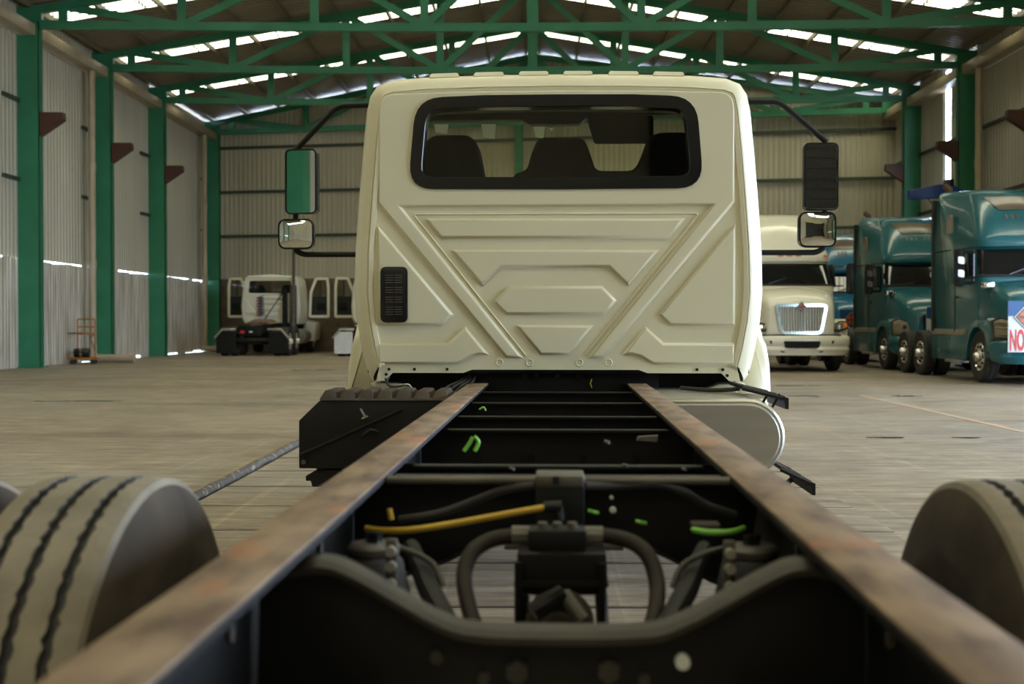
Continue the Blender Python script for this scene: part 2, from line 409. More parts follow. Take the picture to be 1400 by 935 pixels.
# rear end behind the camera
wre = empty('wall_rear', (0, BAYS[0], 0), kind='structure', label='beige sheet wall with no opening behind the truck', cat='wall')
for p0, p1, z0 in (((-XS, 0), (-6, 0), 0), ((6, 0), (XS, 0), 0), ((-6, 0), (6, 0), 0)):
    corrugated(p0, p1, z0, 9.4).build('wall_sheet', M['wall'], wre, smooth=0)
dr = empty('mirror_backdrop', (6.4, BAYS[0]+.12, 0), kind='structure', label='dark slatted backdrop added at the rear wall for the mirror reflection', cat='door')  # added out of view: gives the mirror a dark reflection, cuts frontal light
for k in range(26): MB().box(-4.6, 4.6, -.03+.0*k, .03, k*.25, k*.25+.235).build('backdrop_slat', M['rubber'], dr, smooth=0)
for s_ in (-1, 1):
    MB().add([(s_*XS, 0, 9.3), (0, 0, 9.3), (0, 0, z_top(0)+.2)], [(0, 1, 2)]).build('gable_sheet', M['wall'], wre, smooth=0)

# roof
ceil = empty('ceiling', (0, 20, 0), kind='structure', label='low pitched sheet roof with cross strips of bright skylight sheets', cat='roof')
off = (0, -20, 0); DZ = .17
def roof_sheet(sgn, x0, x1, y0, y1, period=.3, amp=.018):
    b = MB(off); n = max(1, round((y1-y0)/period)); ra, rb = [], []
    for i in range(n):
        for u, a in ((0, -1), (.4, -1), (.5, 1), (.9, 1)):
            yy = y0 + (i+u)/n*(y1-y0); ra.append((sgn*x0, yy, z_top(x0)+DZ+a*amp)); rb.append((sgn*x1, yy, z_top(x1)+DZ+a*amp))
    ra.append((sgn*x0, y1, z_top(x0)+DZ-amp)); rb.append((sgn*x1, y1, z_top(x1)+DZ-amp))
    return b.loft([ra, rb], closed=False, caps=False)
XE = XW + .5
slope = math.atan(.167)
for sgn in (-1, 1):
    for yb in BAYS:
        y0, y1 = yb+1.1, yb+2.2
        yn = yb+5.67 if yb < BAYS[-1]-1 else 54.0
        roof_sheet(sgn, 0, XE, yb, y0).build('roof_sheet', M['roof'], ceil, smooth=0)
        roof_sheet(sgn, 0, XE, y1, yn).build('roof_sheet', M['roof'], ceil, smooth=0)
        xs = [.35, 2.95, 5.55, 8.15, 10.75, XW]
        roof_sheet(sgn, 0, .35, y0, y1).build('roof_sheet', M['roof'], ceil, smooth=0)
        roof_sheet(sgn, XW, XE, y0, y1).build('roof_sheet', M['roof'], ceil, smooth=0)
        for xa, xb in zip(xs[:-1], xs[1:]):
            roof_sheet(sgn, xa, xb-.06, y0, y1).build('skylight_panel', M['sky'], ceil, smooth=0)
            roof_sheet(sgn, xb-.06, xb, y0, y1).build('roof_sheet', M['roof'], ceil, smooth=0)
        xm = XW/2; portal((sgn*xm, (y0+y1)/2, z_top(xm)+DZ+.06), (0, sgn*slope, 0), XW/math.cos(slope), 1.1)
    for i in range(10):
        x = .25 + i*(XW-.3)/9
        b = MB(off); z = z_top(x)+.0
        b.prism([(sgn*(x-.035), z), (sgn*(x+.035), z), (sgn*(x+.035), z+DZ-.02), (sgn*(x-.035), z+DZ-.02)], 'y', BAYS[0], 53.5)
        b.build('purlin', M['purlin'], ceil, smooth=0)
portal((XS+.1, 12.1, 3.2), (0, R(90), 0), 6.3, 22.5)

# columns and trusses in view
def column(x, y, label, wide=.31, z1=8.98, corbel=True):
    sgn = 1 if x > 0 else -1
    c = empty('steel_column', (x, y, 0), kind='structure', label=label, cat='column', group='green columns of the hall')
    b = MB()
    b.box(-wide, wide, -.02, .02, 0, z1)                       # web seen from the middle of the hall
    b.box(-wide, -wide+.02, -.14, .14, 0, z1); b.box(wide-.02, wide, -.14, .14, 0, z1)
    b.box(-wide, wide, -.14, -.12, 0, z1)
    b.build('shaft', M['green'], c)
    MB().box(-wide-.06, wide+.06, -.2, .2, 0, .03).build('base_plate', M['green'], c)
    if corbel:
        xo = -sgn*wide; d = -sgn
        MB().prism([(xo, 6.02), (xo, 6.64), (xo+d*.60, 6.64), (xo+d*.62, 6.44)], 'y', -.13, .13).build('corbel', M['corbel'], c, bevel=.01, seg=1)
    return c
for k, yb in enumerate(BAYS[-3:]):
    w_ = ('nearest', 'middle', 'farthest')[k]
    column(-XW, yb, f'{w_} of the three green columns with brown corbels along the beige side wall')
    column(XW, yb, ('green column with brown corbel at the very edge behind the nearest teal tractor', 'green column with brown corbel rising behind the nearest teal tractor',
                    'teal-lit green column with brown corbel standing by the far corner beside the end wall')[k])
column(-XW+.02, YL-.25, 'dark green corner column where the side wall meets the end wall', .30, corbel=False)

def truss(P, Q, label, mt, sag=.12, apex=None):
    P, Q = Vector(P), Vector(Q); mid = (P+Q)/2
    t = empty('roof_truss', (mid.x, mid.y, 0), kind='structure', label=label, cat='truss', group='green roof trusses')
    o2 = (-mid.x, -mid.y, 0)
    def pt(s, z): p = P + (Q-P)*((s+XW)/(2*XW)); return Vector((p.x, p.y, z))
    def zc(s): return Z_CH + .105 - sag*(1-(abs(s)/XW)**2)
    def member(a, b, h, w, name):
        a, b = Vector(a), Vector(b); d = (b-a).normalized(); side = Vector((Q.x-P.x, Q.y-P.y, 0)).normalized(); y_ = Vector((-side.y, side.x, 0))
        up = y_.cross(d).normalized(); bb = MB(o2); r0 = []; r1 = []
        for i, j in ((-1, -1), (1, -1), (1, 1), (-1, 1)):
            r0.append(a + up*(h/2*i) + y_*(w/2*j)); r1.append(b + up*(h/2*i) + y_*(w/2*j))
        bb.loft([r0, r1]); return bb.build(name, mt, t, smooth=0)
    st = [-XW-.3, -9.1, -5.65, -2.8, 0, 2.8, 5.65, 9.1, XW+.3]
    for a, b in zip(st[:-1], st[1:]): member(pt(a, zc(a)), pt(b, zc(b)), .21, .16, 'bottom_chord')
    for s_ in (-1, 1):
        member(pt(s_*(XW+.3), z_top(XW)-.13), pt(0, z_top(0)-.09), .2, .16, 'top_chord')
        for x in (2.8, 5.65, 9.1, 12.2): member(pt(s_*x, zc(x)), pt(s_*x, z_top(x)-.1), .22, .10, 'vertical') if True else 0
        for xa, xb in ((2.8, .05), (2.8, 5.65), (9.1, 5.65), (9.1, 12.2)): member(pt(s_*xa, zc(xa)+.02), pt(s_*xb, z_top(xb)-.1), .19, .09, 'diagonal')
        bb = MB(o2); p = pt(s_*(XW), 0); bb.box(p.x-.36, p.x+.36, p.y-.09, p.y+.09, Z_CH-.0, z_top(XW)+.02); bb.build('end_plate', mt, t)
    member(pt(0, zc(0)), pt(0, z_top(0)-.05), .30, .12, 'king_post')
    return t
truss((-XW, BAYS[-3]), (XW, BAYS[-3]), 'nearest green roof truss crossing the top of the picture', M['green'])
truss((-XW, BAYS[-2]), (XW, BAYS[-2]), 'green roof truss just above the cream cab roof, second in the row', M['green'])
truss((-XW, BAYS[-1]), (XW, BAYS[-1]), 'green roof truss seen behind the cream cab roof, third in the row', M['green'])
truss((-XW, YL-.35), (XW, YR-.35), 'dark green truss standing against the end wall', M['green'], sag=0)
for yb in BAYS[3:-3:2]:
    pass

# rain pipes
def downpipe(x, y, label, run=None):
    p = empty('rain_pipe', (x, y, 0), label=label, cat='pipe', group='tan plastic rain pipes')
    MB().cyl((0, 0, .11), (0, 0, 8.60), .105, 14).build('pipe', M['pvc'], p)
    for z in (2.9, 5.8): MB().cyl((0, 0, z-.12), (0, 0, z+.12), .122, 14).build('coupling', M['pvc'], p)
    if run:
        MB().tube(fillet([(0, 0, .5), (0, -.0, .125), (run, -.12, .125)], .3), .115, 14).build('elbow', M['pvc'], p)
        MB().cyl((run-.22, -.1, .13), (run+.03, -.125, .13), .13, 14).build('socket', M['pvc'], p)
    return p
downpipe(-XW+.08, 37.7, 'tan rain pipe with a floor elbow beside the handcart', 1.25)
downpipe(-XW+.1, 50.6, 'tan rain pipe near the far corner of the beige side wall', .6)
downpipe(XW-.1, 37.6, 'tan rain pipe beside the green column behind the nearest teal tractor')

# ------------------------------------------------------------------ wheels shared by the parked tractors
def wheel(parent, x, y, r=.51, w=.27, out=1, rim='chrome', dual=False):
    t = MB(parent_off(parent)); h = w/2
    prof = [(r*.56, -h*.8), (r*.72, -h), (r*.93, -h*.95), (r*.99, -h*.75), (r, -h*.45), (r*.975, -h*.43), (r*.975, -h*.36), (r, -h*.34), (r, h*.34), (r*.975, h*.36), (r*.975, h*.43), (r, h*.45), (r*.99, h*.75), (r*.93, h*.95), (r*.72, h), (r*.56, h*.8), (r*.56, -h*.8)]
    t.lathe(prof, (x, y, r), 'x', 30); to = t.build('tyre', M['rubber'], parent)
    rm = MB(parent_off(parent)); o = out*h
    dish = -.10 if not dual else .02
    rm.lathe([(r*.57, -o*.7), (r*.57, o*.75), (r*.54, o*.86), (r*.50, o*.72), (r*.46, o*.72+out*dish*.4), (r*.34, o*.72+out*dish), (r*.20, o*.75+out*dish), (r*.19, o+out*(.02+dish)), (r*.14, o+out*(.06+dish)), (0.001, o+out*(.06+dish))], (x, y, r), 'x', 28)
    ro = rm.build('rim', M[rim], to)
    hb = MB(parent_off(parent))
    for k in range(10):
        a = 2*PI*k/10
        hb.cyl((x+o*.66+out*dish*.75, y+r*.40*math.cos(a), r+r*.40*math.sin(a)), (x+o*.72+out*(dish*.75+.012), y+r*.40*math.cos(a), r+r*.40*math.sin(a)), r*.055, 10)
    hb.build('hand_holes', M['darkhole'], to, kind='stuff')
    return to
def parent_off(p): return (0, 0, 0)

# ------------------------------------------------------------------ sleeper tractors facing the camera
def diamond(b, cx, cz, y, rx, rz, mi): return b.add([(cx-rx, y, cz), (cx, y, cz-rz), (cx+rx, y, cz), (cx, y, cz+rz)], [(0, 1, 2, 3)], mi)
def emblem(name, cx, cz, y, s, parent):
    """orange diamond with a dark outline, a split and a pale bar"""
    b = MB(); e_ = .004
    b.prism([(cx-s, cz), (cx, cz-s*1.05), (cx+s, cz), (cx, cz+s*1.05)], 'y', y, y+.012, 0)
    diamond(b, cx, cz, y-e_, s*.92, s*.96, 3); diamond(b, cx, cz, y-2*e_, s*.84, s*.88, 0)
    for d in (-1, 1):
        b.add([(cx+d*s*.06, y-3*e_, cz-s*.68), (cx+d*s*.06, y-3*e_, cz+s*.68), (cx+d*s*.70, y-3*e_, cz)], [(0, 1, 2)], 1)
    b.box(cx-s*.55, cx+s*.55, y-5*e_, y-4*e_, cz-s*.11, cz+s*.11, 2)
    return b.build(name, [M['blackgloss'], M['orange'], M['greymetal'], M['signwhite']], parent, smooth=0)

LEV = [  # z, front y, half width front, half width rear, front corner radius
    (.95, .16, 1.06, 1.16, .18), (1.5, .14, 1.10, 1.19, .20), (2.02, .10, 1.12, 1.20, .24), (2.06, .10, 1.12, 1.20, .26), (2.70, .44, 1.05, 1.20, .30),
    (2.71, .30, 1.06, 1.20, .34), (2.80, .27, 1.06, 1.20, .36), (2.95, .36, 1.05, 1.20, .42), (3.25, .58, .98, 1.19, .50), (3.6, .92, .90, 1.17, .55), (3.86, 1.32, .84, 1.13, .55), (3.98, 1.75, .78, 1.07, .50), (4.03, 2.2, .7, .97, .30)]
def sect(z, yr, grow=0.0):
    for a, b in zip(LEV[:-1], LEV[1:]):
        if a[0] <= z <= b[0]: break
    t = (z-a[0])/(b[0]-a[0]); yf, hf, hr, rd = [a[i]+(b[i]-a[i])*t for i in (1, 2, 3, 4)]
    yf -= grow; hf += grow; hr += grow
    bul = .10; L_ = []
    yc = yf + rd
    ys = max(yf+1.1, yc+.1)
    L_.append((-hr+.03, yr)); L_.append((-hr, yr-.04)); L_.append((-hr, min(ys, yr-.1)))
    for k in range(7):
        u = k/6*PI/2; L_.append((-hf+rd-rd*math.cos(u), yc-rd*math.sin(u)*(1) + bul*.0))
    m = hf-rd
    fr = [(-m*.5, yf-bul*.55), (0, yf-bul*.75), (m*.5, yf-bul*.55)]
    right = [(-p[0], p[1]) for p in reversed(L_)]
    return [(p[0], p[1], z) for p in L_ + fr + right]

def sleeper_tractor(x, y, paint, label, group, kind='teal', yr=2.75, parts=True):
    t = empty('semi_tractor', (x, y, 0), label=label, cat='truck', group=group)
    zs = [l[0] for l in LEV]
    MB().loft([sect(z, yr) for z in zs]).build('cab', paint, t, smooth=50)
    # windscreen
    i0, i1 = 3, 23
    g = MB(); rows = []
    for z in (2.12, 2.3, 2.5, 2.66):
        s_ = sect(z, yr, .012); s_ = s_[5:len(s_)-5]; rows.append(s_)
    g.loft(rows, closed=False, caps=False)
    ws = g.build('windscreen', M['dglass'], t, smooth=60)
    r0 = sect(2.12, yr, .02); r0 = r0[5:len(r0)-5]
    MB().tube(r0, .022, 6).build('screen_seal', M['rubber'], ws)
    for s_ in (-1, 1):
        MB().tube([(s_*.55, .03, 2.14), (s_*.12, -.02+.11, 2.30)], .012, 6).build('wiper', M['blackgloss'], ws)
    if kind == 'teal':
        b = MB(); b.box(.05, .42, .16, .17, 2.30, 2.46).build('paper_notice', M['signwhite'], ws, smooth=0)
    for s_ in (-1, 1):
        fr = MB().prism(fillet([(.40, 2.08), (.62, 2.66), (1.28, 2.66), (1.28, 2.08)], .06, closed=True), 'x', s_*1.175, s_*1.206)
        fo = fr.build('side_window', M['blackgloss'], t)
        MB().prism(fillet([(.52, 2.13), (.68, 2.61), (1.22, 2.61), (1.22, 2.13)], .05, closed=True), 'x', s_*1.2, s_*1.211).build('pane', M['dglass'], fo)
        # door shut lines and handle
        MB().box(s_*1.19, s_*1.207, 1.32, 1.335, 1.0, 2.7).build('door_seam', M['darkhole'], t)
        MB().box(s_*1.19, s_*1.225, 1.12, 1.27, 1.68, 1.73).build('door_handle', M['blackgloss'], t, bevel=.008)
        MB().box(s_*1.18, s_*1.209, 1.35, yr, 2.70, 2.715).build('body_seam', M['darkhole'], t)
        MB().box(s_*1.10, s_*1.215, yr-.03, yr+.10, 1.0, 3.85).build('rear_fairing_edge', M['rubber'], t)
        MB().prism(fillet([(1.5, 3.05), (1.62, 3.45), (1.86, 3.45), (1.86, 3.05)], .06, closed=True), 'x', s_*1.15, s_*1.205).build('sleeper_window', M['tan'], t)
        # mirror
        mb = MB(); mb.loft([[(s_*(1.50+dx*k), .16+yy, z) for dx, yy in ((-.11, -.02), (.0, -.10), (.11, -.02), (.09, .07), (-.09, .07))] for k, z in ((.7, 1.90), (1, 1.97), (1, 2.58), (.7, 2.65))])
        mo = mb.build('mirror', M['blackgloss'], t, bevel=.01)
        MB().box(s_*1.42, s_*1.58, .228, .236, 2.02, 2.54).build('mirror_glass', M['mirror'], mo)
        if kind == 'teal':
            for z in (2.08, 2.34): MB().prism(fillet([(s_*1.43, z), (s_*1.55, z+.02), (s_*1.55, z+.16), (s_*1.43, z+.14)], .03, closed=True), 'y', .055, .07).build('mirror_trim', M['bargrey'], mo)
            MB().tube(fillet([(s_*1.43, .2, 1.98), (s_*1.16, .32, 1.98), (s_*1.13, .42, 2.60), (s_*1.43, .2, 2.60)], .06), .035, 8).build('mirror_frame', M['blackgloss'], mo)
        for z in (2.1, 2.58): MB().tube([(s_*1.10, .42, z), (s_*1.34, .22, z)], .018, 6).build('mirror_arm', M['blackgloss'], mo)
        MB().tube(fillet([(s_*.98, .02, 1.78), (s_*1.0, -.25, 2.05)], .02), .012, 6).build('hood_mirror_arm', M['chrome'] if kind != 'teal' else M['blackgloss'], t) if kind != 'teal' else None
        if kind == 'teal':
            MB().box(s_*.92, s_*1.14, -.22, .02, 1.86, 1.98).build('cowl_lamp', M['chrome'], t, bevel=.02)
            MB().prism([(-.08, 1.80), (-.32, 1.74), (-.20, 1.42), (-.06, 1.36)], 'x', s_*.955, s_*1.0).build('hood_vent', M['tan'], t)
    # hood
    if kind == 'teal':
        secs = [(.25, 2.04, 1.04), (-.2, 1.98, 1.0), (-.65, 1.84, .93), (-1.0, 1.68, .84), (-1.2, 1.48, .74), (-1.26, 1.30, .66)]
    else:
        secs = [(.25, 2.04, 1.02), (-.2, 2.0, .97), (-.65, 1.92, .90), (-.98, 1.80, .82), (-1.12, 1.70, .76), (-1.17, 1.60, .72)]
    rings = []
    for yy, zt, hw in secs:
        rings.append([(-hw-.04, yy, .9), (-hw-.02, yy, zt-.42), (-hw, yy, zt-.20), (-hw*.92, yy, zt-.07), (-hw*.6, yy, zt), (0, yy, zt+.05), (hw*.6, yy, zt), (hw*.92, yy, zt-.07), (hw, yy, zt-.20), (hw+.02, yy, zt-.42), (hw+.04, yy, .9)])
    MB().loft(rings).build('hood', paint, t, smooth=60)
    # fenders
    for s_ in (-1, 1):
        ro, ri = .74, .60
        arc = [(ro*math.cos(a)*1.02, .50+ro*math.sin(a)) for a in [PI*k/14 for k in range(15)]]
        inn = [(ri*math.cos(a), .50+ri*math.sin(a)) for a in [PI-PI*k/14 for k in range(15)]]
        poly = [(-1.12, .62), (-1.12, 1.0), (-1.04, 1.16), (-.80, 1.27)] + [p for p in reversed(arc) if p[1] > .50 and not p[0] < -.38] + [(.76, .45), (.62, .45)] + list(reversed(inn)) + [(-.62, .62)]
        f = MB().prism(poly, 'x', s_*.62, s_*1.20)
        for v in f.v:
            if v.y < -.4: v.y += max(0, abs(v.x)-.62)*.55*min(1, (-v.y-.4)/.6)
        f.build('fender', paint, t, bevel=.045, seg=3, smooth=50)
        MB().prism([(math.cos(PI*k/10)*.62, .40+math.sin(PI*k/10)*.68) for k in range(11)], 'x', s_*.60, s_*.80).build('wheel_well', M['darkhole'], t)
        shp = [(.76, .88), (.72, 1.05), (.83, 1.19), (1.03, 1.26), (1.165, 1.20), (1.17, .90)] if kind == 'teal' else [(.70, 1.02), (.78, 1.11), (1.02, 1.20), (1.15, 1.19), (1.165, 1.06), (.92, .985)]
        hl = MB().prism([(s_*p[0], p[1]) for p in shp], 'y', -1.185, -1.0)
        for v in hl.v: v.y += (abs(v.x)-.66)*.50 + (max(0, v.z-1.02)*.45)
        bz = MB().prism([tuple(p) for p in inset([(s_*p[0], p[1]) for p in shp], -.025)], 'y', -1.165, -1.0)
        for v in bz.v: v.y += (abs(v.x)-.66)*.50 + (max(0, v.z-1.02)*.45)
        bz.build('lamp_surround', M['blackgloss'], t)
        ho_ = hl.build('headlamp', M['lens'], t, bevel=.02, seg=3, smooth=60)
        lb = MB().lathe([(.001, -.02), (.05, -.015), (.055, .02)], (s_*.95, -1.06, 1.07), 'y', 16); lb.build('lamp_bulb', M['chrome'], ho_)
        if kind != 'teal':
            tl = MB().prism([(s_*p[0], p[1]) for p in ((1.06, 1.03), (1.08, 1.185), (1.172, 1.18), (1.178, 1.06))], 'y', -1.20, -1.05)
            for v in tl.v: v.y += (abs(v.x)-.66)*.50 + (max(0, v.z-1.02)*.45)
            tl.build('turn_lamp', M['amber'], t, bevel=.012)
    # bumper
    zb0, zb1 = (.40, .84) if kind == 'teal' else (.40, .87)
    plan = [(-1.20, -.70), (-1.21, -1.0), (-1.10, -1.18), (-.7, -1.30), (0, -1.34), (.7, -1.30), (1.10, -1.18), (1.21, -1.0), (1.20, -.70), (.9, -.9), (-.9, -.9)]
    bu = MB(); bu.loft([[(px*f, py_*(1 if f == 1 else .97), z) for px, py_ in plan] for f, z in ((.90, zb0), (.96, zb0+.05), (1, zb0+.14), (.985, zb0+.22), (1.0, zb0+.26), (1, zb1-.04), (.97, zb1))])
    bo = bu.build('bumper', paint, t, smooth=50)
    def recess(x0, x1, z0, z1, name='bumper_opening', m_='darkhole'):
        yy = -1.345 if max(abs(x0), abs(x1)) < .5 else -1.29 if max(abs(x0), abs(x1)) < .85 else -1.235
        MB().prism(fillet([(x0, z1), (x0+.05, z0), (x1-.05, z0), (x1, z1)], .03, closed=True), 'y', yy-.006, yy+.12).build(name, M[m_], bo)
    MB().box(-.95, .95, -1.22, -1.0, zb1, zb1+.025).build('bumper_gap', M['darkhole'], t)
    recess(-.44, .44, .58, .74) if kind != 'teal' else recess(-.5, .5, .52, .74)
    for s_ in (-1, 1):
        recess(min(s_*.56, s_*.78), max(s_*.56, s_*.78), .66, .75)
        if kind != 'teal': recess(min(s_*.36, s_*.54), max(s_*.36, s_*.54), .47, .55)
    # grille
    if kind != 'teal':
        out = fillet([(-.64, 1.63), (-.50, .90), (.50, .90), (.64, 1.63)], .14, 6, closed=True)
        b = MB(); ring0 = [(p[0], -1.24, p[1]) for p in out]; q = inset([tuple(p) for p in out], .07); ring1 = [(p[0], -1.24, p[1]) for p in q]
        b.loft([[(p[0], -1.10, p[1]) for p in out], ring0, ring1, [(p[0], -1.16, p[1]) for p in q]], caps=False)
        go = b.build('grille_surround', M['chrome'], t, smooth=50)
        MB().prism([tuple(p) for p in q], 'y', -1.165, -1.15).build('grille_mesh', M['darkhole'], go)
        for k in range(17):
            xx = -.52 + k*1.04/16; zlow = .97 if abs(xx) < .42 else .97 + (abs(xx)-.42)*4.2
            MB().box(xx-.010 - (.010 if k == 8 else 0), xx+.010+(.010 if k == 8 else 0), -1.215, -1.17, zlow, 1.585).build('grille_bar', M['grillebar'], go)
        emblem('badge', 0, 1.56, -1.25, .12, go)
    else:
        b = MB(); b.prism(fillet([(-.58, 1.36), (-.5, .86), (.5, .86), (.58, 1.36)], .08, closed=True), 'y', -1.30, -1.12)
        go = b.build('grille', M['darkhole'], t)
        for k in range(9): MB().box(-.5, .5, -1.315, -1.29, .90+k*.05, .92+k*.05).build('grille_bar', M['chrome'], go)
    # roof details
    if kind == 'teal':
        def on_roof(z, xx):
            s_ = sect(z, yr, .012); best = min((p for p in s_ if p[1] < 1.9), key=lambda p: abs(p[0]-xx)+ (0 if abs(p[0]) < .9 else 5)); 
            return (xx, best[1], z)
        for sgn in (-1, 1):
            cx = [(-.62, 3.78), (-.02, 3.78), (-.06, 3.50), (-.48, 3.50)]
            def fy(xx, z):
                s_ = sorted([p for p in sect(z, yr, .02)[2:-2]], key=lambda p: p[0])
                for a, b_ in zip(s_[:-1], s_[1:]):
                    if a[0] <= xx <= b_[0] and b_[0] > a[0]: return a[1] + (b_[1]-a[1])*(xx-a[0])/(b_[0]-a[0])
                return s_[len(s_)//2][1]
        vs = []; nx, nz = 8, 4
        for i in range(nz+1):
            z = 3.48 + i*.30/nz; x0, x1 = -.50-.14*(i/nz), .50+.14*(i/nz)
            vs += [(x0+(x1-x0)*j/nx, fy(x0+(x1-x0)*j/nx, z), z) for j in range(nx+1)]
        b = MB(); b.add(vs, [(i*(nx+1)+j, i*(nx+1)+j+1, (i+1)*(nx+1)+j+1, (i+1)*(nx+1)+j) for i in range(nz) for j in range(nx)])
        b.build('roof_window', M['tan'], t)
        b = MB(); random.seed(5)
        for k in range(9):
            xx = -.42 + k*.105; z0 = 3.28; w_ = .035+.02*random.random(); h_ = .10
            if k == 3: continue
            b.add([(xx, fy(xx, z0), z0), (xx+w_, fy(xx+w_, z0), z0), (xx+w_, fy(xx+w_, z0+h_), z0+h_), (xx, fy(xx, z0+h_), z0+h_)], [(0, 1, 2, 3)])
        b.build('worn_decal', M['greymetal'], t, smooth=0, kind='stuff')
    else:
        for xx in (-.95, -.22, 0, .22, .95):
            s_ = sect(2.84, yr, 0); yy = .27 - .06 if abs(xx) < .5 else .34
            MB().box(xx-.07, xx+.07, yy-.03, yy+.06, 2.83, 2.875).build('marker_lamp', M['amber'], t, bevel=.012)
    # skirts, steps, chassis
    for s_ in (-1, 1):
        MB().prism([(.78, .40), (.78, .96), (3.0, .96), (3.0, .40)], 'x', s_*.95, s_*1.16).build('side_skirt', paint if kind != 'blue' else paint, t, bevel=.03)
        MB().box(s_*1.06, s_*1.19, .85, 2.9, .93, 1.05).build('step_tread', M['palegrey'], t, bevel=.01)
        MB().box(s_*1.02, s_*1.22, .95, 1.9, .36, .41).build('lower_step', M['alu'], t, bevel=.01)
        for yy in (3.7, 4.95):
            wheel(t, s_*1.09, yy, .50, .26, s_, 'chrome', dual=True); wheel(t, s_*.76, yy, .50, .26, s_, 'chrome', dual=True)
        wheel(t, s_*1.03, 0, .51, .28, s_, 'chrome', dual=True)
        MB().box(s_*.34, s_*.42, -.9, 5.35, .78, 1.02).build('frame_rail', M['black'], t)
    MB().cyl((-.9, 0, .5), (.9, 0, .5), .08, 10).build('front_axle', M['black'], t)
    for yy in (3.7, 4.95): MB().cyl((-.9, yy, .5), (.9, yy, .5), .10, 10).build('rear_axle', M['black'], t)
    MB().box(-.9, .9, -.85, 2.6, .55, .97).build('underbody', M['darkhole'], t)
    b = MB(); b.cyl((-.75, yr+.28, .9), (-.75, yr+.28, 4.0), .075, 12); b.tube(fillet([(-.75, yr+.28, 3.9), (-.75, yr+.28, 4.1), (-.78, yr+.5, 4.2)], .1), .075, 12)
    b.build('exhaust_stack', M['corbel'] if kind == 'teal' else M['greymetal'], t)
    return t

G_ROW = 'teal and blue tractors parked in a row'
TA = sleeper_tractor(9.98, 25.45, M['teal'], 'nearest dusty teal sleeper tractor with a NO sign on its grille', G_ROW)
TB = sleeper_tractor(10.02, 32.45, M['teal'], 'second teal sleeper tractor, behind the double drive wheels of the nearest one', G_ROW)
TC = sleeper_tractor(9.95, 39.5, M['blue'], 'brighter blue sleeper tractor mostly hidden between the white tractor and the second teal tractor', G_ROW)
TW = sleeper_tractor(6.42, 31.9, M['whitepaint'], 'white sleeper tractor with a wide chrome bar grille facing the camera', 'white tractors in the hall', kind='white')

def warning_sign(x, y, z, label):
    s = empty('warning_sign', (x, y, z), label=label, cat='sign', group='printed signs on the tractor noses')
    w, h = .34, .96
    MB().box(-w, w, -.01, .01, 0, h).build('board', M['signwhite'], s, bevel=.004)
    MB().box(-w, w, -.016, -.0101, .68, h).build('blue_header', M['bluep'], s)
    emblem('printed_emblem', 0, .66, -.022, .255, s)
    cu = bpy.data.curves.new('lettering', 'FONT'); cu.body = 'NO'; cu.size = .54; cu.extrude = .004; cu.align_x = 'LEFT'; cu.offset = .012
    tmp = bpy.data.objects.new('lettering_tmp', cu); COL.objects.link(tmp)
    bpy.context.view_layer.update()
    me = bpy.data.meshes.new_from_object(tmp.evaluated_get(bpy.context.evaluated_depsgraph_get()))
    bpy.data.objects.remove(tmp); bpy.data.curves.remove(cu)
    me.materials.clear(); me.materials.append(M['redpaint'])
    lo = bpy.data.objects.new('lettering', me); COL.objects.link(lo); lo.parent = s
    lo.location = (-.315, -.016, .045); lo.rotation_euler = (R(90), 0, 0); lo.scale = (.33, 1.0, 1)
    return s
warning_sign(9.24, 24.11, .63, 'white sign reading NO in red under an orange diamond, on the nearest teal tractor')
warning_sign(9.86, 31.092, .60, 'white sign with an orange diamond on the nose of the second teal tractor')
warning_sign(9.45, 38.135, .60, 'white sign with a diamond on the nose of the half hidden blue tractor')

# blue hoist reaching over the second teal tractor
hz = empty('workshop_hoist', (11.62, 34.4, 0), label='royal blue hoist arm reaching out above the second teal tractor', cat='hoist')
MB().box(-.11, .11, -.11, .11, 0, 4.55).build('mast', M['royal'], hz, bevel=.01)
MB().box(-.22, .22, -.35, .35, 0, .06).build('base', M['royal'], hz, bevel=.01)
MB().prism([(.1, 4.3), (.1, 4.56), (-.45, 4.86), (-.80, 4.86), (-1.60, 4.70), (-1.60, 4.46), (-.6, 4.5)], 'y', -.13, .13).build('arm', M['royal'], hz, bevel=.02)
MB().box(-.62, -.42, -.16, .16, 4.80, 5.0).build('motor', M['blackgloss'], hz, bevel=.03)
MB().cyl((-1.15, 0, 4.6), (-.75, 0, 4.1), .015, 6).build('strut', M['black'], hz)

